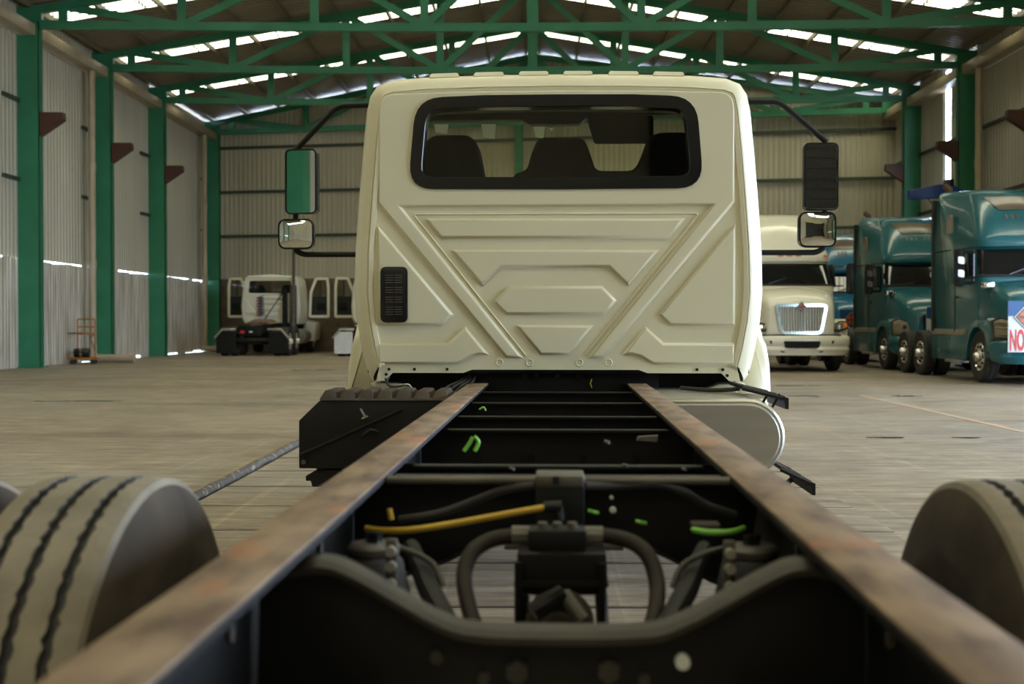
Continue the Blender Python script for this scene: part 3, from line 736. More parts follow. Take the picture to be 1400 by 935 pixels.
# ------------------------------------------------------------------ white day cab tractors seen from behind
def day_cab(x, y, label, flap):
    t = empty('day_cab_tractor', (x, y, 0), label=label, cat='truck', group='white day cab tractors with open doors')
    for s_ in (-1, 1):
        for yy in (.75, 2.05):
            wheel(t, s_*1.10, yy, .51, .26, s_, 'whitepaint', dual=True); wheel(t, s_*.77, yy, .51, .26, s_, 'rubber', dual=True)
        wheel(t, s_*1.04, 5.9, .51, .28, s_, 'whitepaint', dual=True)
        MB().box(s_*.36, s_*.43, -.15, 6.8, .82, 1.06).build('frame_rail', M['black'], t)
        fl = MB().prism(fillet([(s_*.60, .10), (s_*1.24, .10), (s_*1.24, .72), (s_*1.10, .86), (s_*.60, .86)], .03, closed=True), 'y', -.02, .0); fl.build('mud_flap', flap, t)
        MB().prism([(s_*.55, .90), (s_*1.02, .90), (s_*1.27, .62), (s_*1.32, .66), (s_*1.05, .98), (s_*.55, .98)], 'y', -.05, .03).build('flap_hanger', M['alu'], t, bevel=.008)
        # open door: white ring, glass, dark inner lining
        xi, xo = s_*1.16, s_*1.98; tp = s_*1.25
        outer = fillet([(xi, 1.36), (xo, 1.36), (xo, 2.55), (s_*1.93, 2.92), (s_*1.42, 2.92), (s_*1.20, 2.35)], .09, closed=True)
        d = MB(); q = inset([tuple(p) for p in outer], .10)
        y0, y1 = 4.78, 4.86
        d.loft([[(p[0], y1, p[1]) for p in outer], [(p[0], y0, p[1]) for p in outer], [(p[0], y0, p[1]) for p in q], [(p[0], y1, p[1]) for p in q], [(p[0], y1, p[1]) for p in outer]], caps=False)
        do = d.build('door', M['whitepaint'], t)
        MB().prism([tuple(p) for p in q if p[1] < 2.2] + [(q[0][0], 2.2), (q[-1][0], 2.2)][::1] if False else [(s_*1.24, 1.44), (s_*1.89, 1.44), (s_*1.89, 2.18), (s_*1.26, 2.18)], 'y', 4.80, 4.84).build('door_lining', M['interior'], do)
        MB().prism([(s_*1.26, 2.18), (s_*1.89, 2.18), (s_*1.85, 2.84), (s_*1.46, 2.84), (s_*1.28, 2.36)], 'y', 4.815, 4.825).build('door_glass', M['wglass'], do)
        MB().box(s_*1.60, s_*1.64, 4.80, 4.83, 2.18, 2.84).build('window_bar', M['interior'], do)
        MB().box(s_*1.5, s_*1.8, 4.74, 4.80, 1.70, 1.95).build('arm_rest', M['darkhole'], do, bevel=.02)
        MB().loft([[(s_*(1.30), 6.0+dy, z) for dy, z in ((-.7, .45), (-.62, .9), (-.3, 1.15), (.3, 1.2), (.7, 1.1), (.7, .7), (.5, .5))], [(s_*(.85), 6.0+dy, z) for dy, z in ((-.7, .45), (-.62, .95), (-.3, 1.25), (.3, 1.3), (.7, 1.2), (.7, .7), (.5, .5))]]).build('fender', M['whitepaint'], t, bevel=.03)
    # cab: hollow shell with roof, sides, pressed back
    yb, yf = 3.25, 5.0
    sil = [(-1.0, 1.12), (-1.09, 1.35), (-1.12, 1.8), (-1.06, 2.5), (-.99, 2.82), (-.85, 2.94), (0, 2.98), (.85, 2.94), (.99, 2.82), (1.06, 2.5), (1.12, 1.8), (1.09, 1.35), (1.0, 1.12)]
    b = MB(); sm = inset(sil, .07)
    b.loft([[(p[0], yb+.5, p[1]) for p in sm], [(p[0], yf+.0, p[1]) for p in sm]], closed=True, caps=False, mi=1)
    b.loft([[(p[0], yb, p[1]) for p in sm], [(p[0], yb+.03, p[1]) for p in inset(sil, .02)], [(p[0], yb+.10, p[1]) for p in sil], [(p[0], yf, p[1]) for p in sil]], caps=False)
    cb = b.build('cab', [M['whitepaint'], M['interior']], t, smooth=50)
    win = fillet([(-.82, 2.28), (.82, 2.28), (.78, 2.74), (-.78, 2.74)], .08, closed=True)
    bm = bmesh.new(); lo = [bm.verts.new((p[0], yb, p[1])) for p in sm]; wi = [bm.verts.new((p[0], yb, p[1])) for p in win]
    es = [bm.edges.new((l_[i], l_[(i+1) % len(l_)])) for l_ in (lo, wi) for i in range(len(l_))]
    bmesh.ops.triangle_fill(bm, edges=es, use_beauty=True); me = bpy.data.meshes.new('back_panel'); bm.to_mesh(me); bm.free(); me.materials.append(M['whitepaint'])
    bp = bpy.data.objects.new('back_panel', me); COL.objects.link(bp); bp.parent = t
    MB().prism([tuple(p) for p in win], 'y', yb-.01, yb).build('rear_window', M['rglass'], t)
    for pl in ([(-.55, 2.16), (.6, 2.16), (.52, 2.06), (-.47, 2.06)], [(-.42, 1.98), (.5, 1.98), (.42, 1.86), (-.34, 1.86)], [(-.34, 1.78), (.42, 1.78), (.3, 1.62), (-.22, 1.62)], [(-.3, 1.54), (.34, 1.54), (.2, 1.36), (-.16, 1.36)],
               [(-.95, 2.1), (-.5, 1.5), (-.95, 1.5)], [(.95, 2.1), (.95, 1.5), (.5, 1.5)]):
        q = inset(pl, .03); MB().loft([[(p[0], yb, p[1]) for p in pl], [(p[0], yb-.03, p[1]) for p in q]]).build('pressed_rib', M['whitepaint'], bp)
    MB().box(-.93, -.84, yb-.012, yb, 1.62, 1.86).build('air_vent', M['blackgloss'], bp, bevel=.004)
    MB().loft([[(p[0]*.96, yf, p[1]) for p in [(-1.0, 1.2), (-.95, 1.7), (0, 1.8), (.95, 1.7), (1.0, 1.2)]], [(p[0]*.8, yf+1.9, p[1]-.15) for p in [(-1.0, 1.2), (-.95, 1.6), (0, 1.7), (.95, 1.6), (1.0, 1.2)]]]).build('hood', M['whitepaint'], t)
    MB().box(-.95, .95, yb+.05, yf, 1.1, 1.2).build('cab_floor', M['darkhole'], t)
    for s_ in (-.55, .55):
        MB().prism(fillet([(s_-.25, 1.5), (s_-.25, 2.35), (s_-.14, 2.6), (s_+.14, 2.6), (s_+.25, 2.35), (s_+.25, 1.5)], .08, closed=True), 'y', yb+.5, yb+.65).build('seat', M['seat'], t)
    # stack, hoses, deck
    MB().cyl((.90, 3.0, 1.0), (.90, 3.0, 2.55), .13, 14).build('muffler', M['greymetal'], t); MB().cyl((.92, 3.0, 2.5), (.92, 3.0, 4.3), .06, 12).build('exhaust_stack', M['greymetal'], t)
    MB().box(.50, .66, 2.95, 3.15, 1.05, 2.4).build('stack_bracket', M['black'], t)
    for k, (xx, m_) in enumerate(((-.42, 'redwire'), (-.36, 'royal'), (-.30, 'black'))):
        pts = [(xx + .07*math.cos(a), 3.12 + .06*math.sin(a), 2.15 - a*.017 + .02*k) for a in [i*PI/6 for i in range(84)]]
        MB().tube(pts, .014, 5).build('coiled_hose', M[m_], t)
    MB().tube([(-.2, 2.7, 1.15), (.62, 3.15, 2.5)], .02, 6).build('strap', M['black'], t)
    MB().loft([[(-.45, 1.0, 1.12), (-.3, 1.0, 1.2), (.3, 1.0, 1.2), (.45, 1.0, 1.12)], [(-.5, 2.0, 1.2), (-.35, 2.0, 1.3), (.35, 2.0, 1.3), (.5, 2.0, 1.2)]]).build('fifth_wheel', M['rust'], t)
    MB().box(-.95, .95, 2.5, 3.2, .55, 1.04).build('deck_boxes', M['black'], t)
    MB().box(-.36, .36, -.12, -.02, .72, 1.06).build('end_crossmember', M['black'], t, bevel=.01)
    MB().box(-.42, -.22, -.14, -.12, .80, .90).build('tail_lamp', M['redpaint'], t); MB().box(-.05, .06, -.15, -.12, .82, .88).build('number_lamp', M['signwhite'], t)
    MB().cyl((-.95, .75, .51), (.95, .75, .51), .12, 10).build('rear_axle', M['black'], t); MB().cyl((-.95, 2.05, .51), (.95, 2.05, .51), .12, 10).build('rear_axle', M['black'], t)
    MB().cyl((-.95, 5.9, .51), (.95, 5.9, .51), .08, 10).build('front_axle', M['black'], t)
    MB().cyl((1.02, 3.4, .66), (1.02, 4.6, .66), .28, 18).build('fuel_tank', M['alu'], t)
    return t
day_cab(-9.82, 44.6, 'white day cab tractor with both doors open and black mud flaps, seen from behind', M['black'])
day_cab(-5.62, 44.2, 'white tractor hidden behind the cream cab, showing one open door and a pale mud flap', M['signwhite'])

# handcart with motor
hc = empty('hand_cart', (-12.72, 36.3, 0), rz=R(8), label='rusty orange steel handcart with a black motor against the wall sheets', cat='cart')
for s_ in (-.24, .24): MB().tube(fillet([(s_, 0, .12), (s_, 0, 1.28)], .02), .022, 8).build('upright', M['cart'], hc)
for z in (1.28, 1.06): MB().cyl((-.24, 0, z), (.24, 0, z), .02, 8).build('crossbar', M['cart'], hc)
MB().box(-.25, .25, -.16, .16, .84, .90).build('shelf', M['cart'], hc, bevel=.008)
MB().box(-.52, -.2, -.03, .03, .86, .89).build('handle', M['black'], hc, bevel=.006)
MB().box(-.45, .28, -.25, .25, .13, .19).build('platform', M['cart'], hc, bevel=.01)
mo = MB().cyl((-.32, -.05, .32), (.10, -.05, .32), .13, 18).build('motor', M['blackgloss'], hc, bevel=.01)
MB().cyl((-.16, -.05, .32), (-.10, -.05, .32), .135, 18).build('motor_band', M['chrome'], mo)
for xx, yy in ((-.36, -.2), (-.36, .2), (.2, -.2), (.2, .2)): MB().cyl((xx, yy-.02, .065), (xx, yy+.02, .065), .065, 12).build('caster', M['rubber'], hc)
MB().tube(fillet([(.24, 0, .85), (.10, 0, .75), (.22, 0, .45), (.24, 0, .2)], .1), .012, 6).build('cable', M['black'], hc)

# ------------------------------------------------------------------ the chassis cab truck in the middle
YAW = -math.atan(34/F_PX); AX = 2.14          # heading of the truck against the hall, distance of its rear axle
T = empty('chassis_cab_truck', tuple(Matrix.Rotation(YAW, 3, 'Z') @ Vector((0, AX, 0))), YAW,
          label='cream chassis cab truck seen from behind along its bare rusty frame rails', cat='truck')
OFF = (0, -AX, 0)
def X(px, d): return (px-762)*d/F_PX
def Z(py, d): return CAM_H + (HORIZON-py)*d/F_PX
def XZ(px, py, d): return (X(px, d), Z(py, d))
def P3(px, py, d): return (X(px, d), d, Z(py, d))
def TB_(): return MB(OFF)
ZR = .902                                       # top of the rails

# frame rails: C channels, flanges inwards
for s_ in (-1, 1):
    o, i = s_*.431, s_*.337; th = .009
    c = [(o, ZR-.006), (i, ZR-.006), (i, ZR-.006-th), (o-s_*th, ZR-.006-th), (o-s_*th, ZR-.25), (i, ZR-.25), (i, ZR-.26), (o, ZR-.26)]
    ro = TB_().prism(c, 'y', -.7, 9.0).build('frame_rail', M['black'], T, smooth=0)
    TB_().box(min(o, i), max(o, i), -.7, 6.22, ZR-.006, ZR).build('rail_flange', M['rust'], ro, bevel=.002, label='rusty brown top flange')
    for k in range(9):
        d = 1.0 + k*.62
        TB_().cyl((o+s_*.006, d, .80), (o-s_*.016, d, .80), .012, 8).build('rail_bolt', M['greymetal'], ro)

# --- tyres of the dual rear wheels
def big_tyre(xc, out):
    r, w, n = .468, .212, 240; h = w/2
    gw = [(-.057), (0.0), (.057)]; g2 = .0085
    prof = [('s', r*.50, -h*.98), ('s', r*.60, -h*1.12), ('s', r*.70, -h*1.20), ('s', r*.745, -h*1.215), ('s', r*.755, -h*1.20), ('s', r*.84, -h*1.18), ('s', r*.93, -h*1.06), ('t', r*.968, -h*.985), ('t', r*.99, -h*.93), ('t', r*.998, -h*.8)]
    for gi, g in enumerate(gw):
        prof += [('t', r, g-g2), ('g', r-.012, g-g2*.55), ('g', r-.012, g+g2*.55), ('t', r, g+g2)]
    prof += [('t', r*.998, h*.8), ('t', r*.99, h*.93), ('t', r*.968, h*.985), ('s', r*.93, h*1.06), ('s', r*.84, h*1.18), ('s', r*.755, h*1.20), ('s', r*.745, h*1.215), ('s', r*.70, h*1.20), ('s', r*.60, h*1.12), ('s', r*.50, h*.98)]
    m = len(prof); b = TB_(); rings = []; random.seed(int(xc*100))
    zig = [[(1, .3, -1)[k % 3]*.0020 + random.uniform(-.0018, .0018) for k in range(n)] for _ in gw]
    for k in range(n):
        a = 2*PI*k/n; ca, sa = math.cos(a), math.sin(a); ring = []
        for j, (_, rr, tt) in enumerate(prof):
            if 10 <= j < 10+4*len(gw): tt = tt + zig[(j-10)//4][(k if (j-10) % 4 in (0, 1) else k+3) % n]
            ring.append((xc+tt, AX+rr*ca, .468+rr*sa))
        rings.append(ring)
    b0 = len(b.v); b.v += [Vector(p) for r_ in rings for p in r_]
    for j in range(m-1):
        ka, kb = prof[j][0], prof[j+1][0]
        mi = 1 if 'g' in (ka, kb) else 0 if (ka == 't' and kb == 't') else 2
        for k in range(n):
            k2 = (k+1) % n; b.f.append([b0+k*m+j, b0+k*m+j+1, b0+k2*m+j+1, b0+k2*m+j]); b.m.append(mi)
    to = b.build('tyre', [M['tread'], M['rubber'], M['side_rubber']], T, smooth=40)
    rm = TB_(); R0 = .234
    rm.lathe([(R0+.012, -h*1.0), (R0, -h*.9), (R0-.02, -h*.5), (R0-.03, 0), (R0-.02, h*.5), (R0, h*.9), (R0+.012, h*1.0)], (xc, AX, .468), 'x', 40)
    rm.lathe([(R0-.025, out*.06), (.15, out*.075), (.10, out*.07), (.001, out*.07)], (xc, AX, .468), 'x', 40)
    rm.build('rim', M['side_rubber'], to)
    return to
for s_ in (-1, 1):
    big_tyre(s_*.772, s_); big_tyre(s_*1.10, -s_)
    TB_().lathe([(.18, s_*.42), (.20, s_*.44), (.20, s_*.62), (.10, s_*.64), (.10, s_*.80)], (0, AX, .468), 'x', 28).build('brake_drum', M['black'], T)
TB_().cyl((-.75, AX, .468), (.75, AX, .468), .075, 16).build('rear_axle', M['black'], T)
TB_().lathe([(.001, -.15), (.10, -.15), (.17, -.07), (.19, 0), (.17, .08), (.09, .20), (.07, .26)], (0, AX, .468), 'y', 24).build('differential', M['black'], T)
TB_().tube([(0, 2.45, .50), (0, 4.2, .56), (0, 6.4, .66)], .055, 14).build('drive_shaft', M['black'], T)

# --- rear dropped crossmember with a rolled lip
D0 = 1.75
pp = [(330, 792), (395, 775), (440, 768), (478, 779), (545, 816), (600, 846), (650, 860), (762, 863), (880, 860), (928, 847), (988, 816), (1058, 777), (1098, 767), (1140, 775), (1200, 792)]
lip = catmull([Vector(XZ(x, y, D0)) for x, y in pp], 5)
lip = [p for p in lip if abs(p.x) < .418]
b = TB_(); b.prism([tuple(p) for p in lip] + [(.418, .55), (-.418, .55)], 'y', D0-.004, D0+.006)
cmo = b.build('rear_crossmember', M['black'], T)
b = TB_(); rings = []
prof = [(-.022, -.016), (-.024, -.006), (-.016, .003), (0, .006), (.026, .004), (.034, -.004), (.026, -.010), (0, -.006), (-.014, -.012)]
b.loft([[(p.x, D0+dy, p.y+dz) for dy, dz in prof] for p in lip]); b.build('rolled_lip', M['dullmetal'], cmo)
for px, py, r_ in ((707, 917, .016), (598, 898, .009), (662, 925, .008), (832, 915, .016), (932, 901, .010), (880, 925, .008)):
    x, z = XZ(px, py, D0); TB_().cyl((x, D0-.02, z), (x, D0, z), r_, 6 if r_ > .012 else 12).build('bolt', M['white'] if px == 932 else M['dullmetal'], cmo)
for s_ in (-1, 1):
    TB_().prism([(s_*.33, .70), (s_*.24, .70), (s_*.22, .60), (s_*.33, .60)], 'y', D0-.12, D0-.01).build('hanger_bracket', M['black'], T, bevel=.006)
    TB_().cyl((s_*.275, D0-.14, .665), (s_*.275, D0-.12, .665), .035, 16).build('hanger_bushing', M['side_rubber'], T)
    # air spring with cap, stud and side bracket
    cx = X(510 if s_ < 0 else 1027, 2.2); cz = Z(744, 2.2)
    so = TB_().lathe([(.055, -.20), (.066, -.17), (.055, -.13), (.064, -.09), (.05, -.03), (.04, -.02)], (cx, 2.2, cz), 'z', 24).build('air_spring', M['rubber'], T)
    TB_().lathe([(.03, -.022), (.044, -.018), (.046, -.006), (.040, 0), (.016, .001), (.001, .001)], (cx, 2.2, cz), 'z', 28).build('cap', M['greymetal'], so)
    TB_().cyl((cx, 2.2, cz), (cx, 2.2, cz+.018), .015, 6).build('nut', M['blackgloss'], so)
    bx = X(535 if s_ < 0 else 996, 2.15)
    TB_().box(bx-.010, bx+.010, 2.14, 2.15, .72, .835).build('side_bracket', M['greymetal'], T, bevel=.003)
    for z in (.79, .815, .76): TB_().cyl((bx, 2.125, z), (bx, 2.142, z), .009, 8).build('bracket_bolt', M['palegrey'], T)
    # links running down to the axle
    TB_().tube([(s_*.27, 2.35, .785), (s_*.22, 2.2, .735), (s_*.13, 1.98, .655)], [.016, .02, .018], 10).build('control_link', M['black'], T)
    TB_().cyl((s_*.13, 1.98, .63), (s_*.13, 1.98, .68), .028, 12).build('link_bushing', M['side_rubber'], T)
    TB_().tube(catmull([(s_*.335, 2.3, .80), (s_*.27, 2.26, .795), (s_*.22, 2.24, .775), (s_*.2, 2.22, .74)], 5), .006, 8).build('bent_strap', M['dullmetal'], T)

# --- hose arch over the axle with centre fitting
D1 = 2.28
arch = catmull([P3(x, y, D1 - dd) for x, y, dd in ((648, 856, .12), (640, 830, .09), (634, 790, .05), (645, 757, .02), (675, 738, 0), (720, 733, 0), (762, 732, 0), (815, 732, 0), (858, 739, 0), (885, 758, .02), (898, 795, .05), (897, 830, .09), (890, 858, .12))], 6)
ho = TB_().tube(arch, .0145, 12).build('arched_hose', M['brownhose'], T)
for px in (712, 812):
    p = P3(px, 733, D1); TB_().cyl((p[0]-.016, p[1], p[2]), (p[0]+.016, p[1], p[2]), .018, 10).build('hose_clamp', M['greymetal'], ho)
p = P3(762, 735, D1); TB_().box(p[0]-.052, p[0]+.052, p[1]-.03, p[1]+.03, p[2]-.022, p[2]+.018).build('valve_block', M['black'], ho, bevel=.006)
for px in (742, 762, 782):
    p = P3(px, 722, D1); TB_().cyl((p[0], p[1]-.012, p[2]-.01), (p[0], p[1]-.012, p[2]+.012), .009, 8).build('valve_fitting', M['greymetal'], ho)

# --- arched plate crossmember, tie rod and bracket
D2 = 2.62
low = [(430, 830), (545, 790), (610, 768), (668, 738), (700, 728), (830, 728), (862, 738), (930, 770), (985, 798), (1110, 830)]
lowp = catmull([Vector(XZ(x, y, D2)) for x, y in low], 4); lowp = [p for p in lowp if abs(p.x) < .42]
b = TB_().prism([(-.42, .882)] + [tuple(p) for p in lowp] + [(.42, .882)], 'y', D2, D2+.008); ao = b.build('arched_crossmember', M['black'], T)
b = TB_(); b.loft([[(p.x, D2+dy, p.y+dz) for dy, dz in ((-.03, 0), (-.03, .006), (.0, .006), (.0, 0))] for p in lowp]); b.build('arch_flange', M['black'], ao)
TB_().box(-.335, .335, D2-.03, D2+.03, .874, .884).build('top_flange', M['black'], ao)
TB_().box(-.12, .15, 2.9, 2.93, .682, .690).build('tray_edge', M['greymetal'], T)
D3 = 2.5
TB_().cyl((-.335, D3, Z(657, D3)), (.335, D3, Z(657, D3)), .0085, 10).build('tie_rod', M['greymetal'], T)
b = TB_(); x0, x1 = X(732, D3-.05), X(799, D3-.05); b.box(x0, x1, D3-.05, D3+.04, Z(735, D3), Z(648, D3)).build('centre_bracket', M['black'], T, bevel=.004)
b = TB_(); b.box(x0, x1, D3-.052, D3+.045, Z(662, D3), Z(646, D3)).build('bracket_cap', M['greymetal'], T, bevel=.004)
TB_().box(X(760, D3)-.006, X(760, D3)+.006, D3-.056, D3-.05, Z(658, D3), Z(647, D3)).build('bracket_slot', M['darkhole'], T)
# leveling box and yoke below the arch
D4 = 2.42
bo = TB_().box(X(707, D4), X(829, D4), D4, D4+.10, Z(815, D4), Z(757, D4)).build('control_box', M['black'], T, bevel=.006)
TB_().box(X(703, D4), X(832, D4), D4-.01, D4+.1, Z(802, D4), Z(795, D4)).build('box_flange', M['black'], bo)
for px in (709, 824): TB_().cyl(P3(px, 770, D4-.01), P3(px, 868, D4-.01), .008, 8).build('hanger_rod', M['black'], bo)
for px in (715, 822): TB_().cyl(P3(px, 812, D4), P3(px+3, 870, D4), .012, 8).build('side_post', M['black'], bo)
yk = TB_().lathe([(.001, -.05), (.03, -.05), (.035, -.03), (.06, -.02), (.066, .03), (.05, .06)], (X(765, 2.38), 2.38, Z(858, 2.38)), 'y', 24).build('pinion_yoke', M['side_rubber'], T)
TB_().cyl(P3(728, 838, 2.32), P3(770, 812, 2.34), .018, 10).build('yoke_joint', M['black'], yk)
TB_().cyl(P3(770, 812, 2.34), P3(796, 848, 2.32), .014, 10).build('yoke_strap', M['greymetal'], yk)

# --- hoses and cables
yh = TB_().tube(catmull([P3(498, 724, 2.45), P3(520, 727, 2.44), P3(560, 726, 2.42), P3(620, 717, 2.4), P3(690, 704, 2.38), P3(746, 694, 2.36)], 6), .0062, 10).build('yellow_air_hose', M['yellow'], T, label='yellow air hose')
TB_().cyl(P3(744, 694, 2.36), P3(768, 693, 2.36), .011, 10).build('elbow_fitting', M['black'], yh); TB_().cyl(P3(762, 693, 2.36), P3(764, 712, 2.36), .010, 10).build('elbow_drop', M['black'], yh)
TB_().cyl(P3(531, 697, 2.5), P3(534, 712, 2.5), .006, 8).build('yellow_tag', M['yellow'], T)
TB_().tube(catmull([P3(545, 712, 2.55), P3(600, 703, 2.53), P3(650, 685, 2.52), P3(690, 670, 2.5), P3(732, 664, 2.48)], 5), .008, 8).build('black_hose', M['rubber'], T)
TB_().tube(catmull([P3(800, 664, 2.48), P3(850, 664, 2.5), P3(900, 662, 2.5), P3(935, 672, 2.5), P3(965, 690, 2.52), P3(1005, 703, 2.53)], 5), .008, 8).build('black_hose', M['rubber'], T)
TB_().tube(catmull([P3(945, 723, 2.4), P3(970, 727, 2.38), P3(1000, 726, 2.38), P3(1018, 720, 2.4)], 5), [.003]+[.0055]*14+[.003], 8).build('lime_cable', M['lime'], T, label='lime green cable')
for pts, r_ in (([(634, 617), (642, 606), (646, 598)], .006), ([(648, 597), (654, 605), (649, 617)], .006), ([(655, 560), (661, 557), (664, 562)], .004)):
    d = 3.05 if pts[0][1] > 580 else 4.5
    TB_().tube(catmull([P3(x, y, d-.15) for x, y in pts], 4), r_*.7, 8).build('lime_cable', M['lime'], T)
for px, py in ((812, 700), (877, 714)):
    TB_().tube([P3(px-7, py-2, 2.45), P3(px, py, 2.44), P3(px+6, py+1, 2.45)], .003, 6).build('lime_cable', M['lime'], T)
for px, py, r_ in ((838, 697, .007), (836, 680, .004)):
    TB_().lathe([(.001, -.006), (r_, -.004), (r_, .004)], P3(px, py, 2.6), 'y', 12).build('pale_plug', M['white'], T)
TB_().box(X(943, 2.5), X(980, 2.5), 2.45, 2.5, Z(716, 2.5), Z(711, 2.5)).build('clip_plate', M['greymetal'], T)
TB_().prism([XZ(870, 601, 3.4), XZ(897, 603, 3.4), XZ(899, 594, 3.4), XZ(872, 596, 3.4)], 'y', 3.38, 3.4).build('data_plate', M['greymetal'], T)
for px, py in ((855, 635), (935, 640), (830, 603), (700, 640)):
    TB_().tube([P3(px-3, py, 2.93), P3(px+3, py+2, 2.92)], .004, 6).build('cable_tie', M['greymetal'], T)
# --- plain crossmembers further forward
for d, zt, zb in ((2.98, .868, .70), (3.92, .872, .58), (4.35, .880, .58), (5.05, .882, .58), (5.75, .886, .58)):
    co = TB_().box(-.418, .418, d, d+.008, zb, zt).build('crossmember', M['black'], T)
    TB_().box(-.335, .335, d-.035, d+.008, zt-.008, zt).build('top_flange', M['black'], co, bevel=.002)
    for x in (-.24, -.08, .08, .24): TB_().cyl((x, d-.008, zt-.09), (x, d, zt-.09), .012, 6).build('bolt', M['blackgloss'], co)
TB_().lathe([(.001, -.3), (.20, -.28), (.22, -.1), (.20, .5), (.16, 1.0), (.001, 1.02)], (0, 6.0, .60), 'y', 24).build('gearbox', M['black'], T)
TB_().box(-.5, .5, 6.32, 6.36, .62, .985).build('cab_rear_crossmember', M['black'], T, bevel=.006)
for x in (-.16, -.10, .0, .10): TB_().cyl((x, 6.30, .935), (x, 6.32, .935), .012, 8).build('mount_bolt', M['blackgloss'], T)
TB_().tube([P3(809, 518, 6.28), P3(807, 524, 6.27), P3(809, 530, 6.28)], .003, 6).build('yellow_lead', M['yellow'], T)

# --- battery box with step treads
DB = 5.3
poly = [XZ(435, 548, DB), XZ(406, 576, DB), XZ(406, 642, DB), (-.432, Z(642, DB)), (-.432, Z(548, DB))]
bb = TB_().prism(poly, 'y', DB, DB+.72).build('battery_box', M['black'], T, bevel=.005)
TB_().tube([P3(408, 623, DB-.004), P3(548, 560, DB-.004)], .008, 8).build('stiffening_bead', M['black'], bb)
TB_().lathe([(.001, -.012), (.010, -.012), (.011, 0)], P3(413, 633, DB), 'y', 8).build('corner_bolt', M['greymetal'], bb)
TB_().cyl(P3(492, 559, DB-.01), P3(498, 571, DB-.01), .0065, 8).build('latch_pin', M['chrome'], bb); TB_().cyl(P3(493, 573, DB-.01), P3(502, 569, DB-.01), .005, 8).build('latch_foot', M['chrome'], bb)
TB_().tube([P3(493, 597, DB-.006), P3(505, 588, DB-.02), P3(516, 591, DB-.006)], .008, 8).build('black_clip', M['blackgloss'], bb)
TB_().box(X(436, DB), -.432, DB-.006, DB+.5, Z(548, DB), Z(546, DB)).build('top_edge', M['greymetal'], bb)
zt = Z(547, DB)
for k in range(7):
    x0, x1 = X(434+25.8*k, DB), X(434+25.8*k+25, DB); h = .036
    r0 = [(x0, DB+.0, zt), (x1, DB+.0, zt), (x1, DB+.34, zt), (x0, DB+.34, zt)]
    r1 = [(x0+.017, DB+.05, zt+h), (x1-.017, DB+.05, zt+h), (x1-.017, DB+.30, zt+h), (x0+.017, DB+.30, zt+h)]
    no = TB_().loft([r0, r1]).build('step_tread', M['side_rubber'], bb, bevel=.003)
lo = TB_().prism([XZ(414, 660, DB), XZ(414, 653, DB), XZ(440, 645, DB), (-.7, Z(645, DB)), (-.7, Z(668, DB)), XZ(423, 668, DB), XZ(421, 660, DB)], 'y', DB+.02, DB+.5).build('lower_step', M['black'], T, bevel=.003)
for k in range(3):
    TB_().tube(catmull([P3(432+6*k, 642, DB+.1), P3(437+5*k, 650, DB+.05), P3(446+3*k, 648, DB+.05), P3(452, 642, DB+.1)], 4), .005, 6).build('red_lead', M['redwire'], T)

# --- fuel tank
DT = 5.42
xr, zt, zb = X(1072, DT), Z(545, DT), Z(650, DT); cr = (zt-zb)/2*.98
pts = [(.44, zt)] + [(xr-cr+cr*math.sin(a)*1.0, (zt+zb)/2 + cr*math.cos(a)*1.02) for a in [PI*k/16 for k in range(17)]] + [(.44, zb)]
b = TB_(); q1 = inset(pts, .010); q2 = inset(pts, .026)
b.loft([[(p[0], DT+.05, p[1]) for p in pts], [(p[0], DT+.012, p[1]) for p in pts], [(p[0], DT, p[1]) for p in q1], [(p[0], DT+.001, p[1]) for p in inset(pts, .018)], [(p[0], DT-.004, p[1]) for p in q2]][::1], caps=False)
b.add([(p[0], DT-.004, p[1]) for p in q2], [tuple(range(len(q2)))])
b.loft([[(p[0], DT+.05, p[1]) for p in pts], [(p[0], DT+1.5, p[1]) for p in pts]], caps=False); b.add([(p[0], DT+1.5, p[1]) for p in pts], [tuple(range(len(pts)))])
tk = b.build('fuel_tank', M['alu'], T, smooth=40, label='brushed aluminium fuel tank')
out = [(p[0], p[1]) for p in inset(pts, -.008)][1:-1]
for d in (DT+.18, DT+.9):
    b = TB_(); b.loft([[(p[0], d+a, p[1]) for p in out] for a in (0, .05)], closed=False, caps=False); b.build('tank_strap', M['black'], tk)
def grating(x0, x1, d0, d1, z, tilt, name, nb):
    o = TB_().tube([(x0-.012, d0-.012, z-.006), (x1+.012, d0-.012, z+tilt-.006)], .008, 6).build(name, M['black'], T, smooth=0)
    for i in range(nb):
        xx = x0 + (x1-x0)*i/(nb-1); zz = z + tilt*(i/(nb-1)); TB_().box(xx-.006, xx+.006, d0, d1, zz-.012, zz+.004).build('step_slat', M['black'], o, smooth=0)
    for d in (d0, (d0+d1)/2, d1): TB_().tube([(x0-.01, d, z), (x1+.01, d, z+tilt)], .007, 6).build('cross_bar', M['black'], o, smooth=0)
    TB_().prism([(x1, z+tilt+.006), (x1+.025, z+tilt-.002), (x1+.025, z+tilt-.05), (x1+.012, z+tilt-.05), (x1+.006, z+tilt-.012)], 'y', d0-.02, d1+.02).build('step_nose', M['black'], o)
    return o
grating(X(1012, 5.7), X(1062, 5.7), 5.6, 6.05, Z(527, 5.7), -.045, 'tank_step', 7)
for px in (1058, 1042): TB_().cyl(P3(px+6, 538, 5.6), P3(px-4, 556, 5.6), .006, 6).build('step_stay', M['black'], T)
grating(X(1062, 5.5), X(1096, 5.5), 5.38, 5.85, Z(634, 5.5), -.062, 'lower_tank_step', 6)
TB_().tube(fillet([(.6, 5.5, zb-.05), (xr-.05, 5.5, zb-.09), (xr+.05, 5.55, zb-.03)], .05), .012, 8).build('step_bracket', M['black'], T)
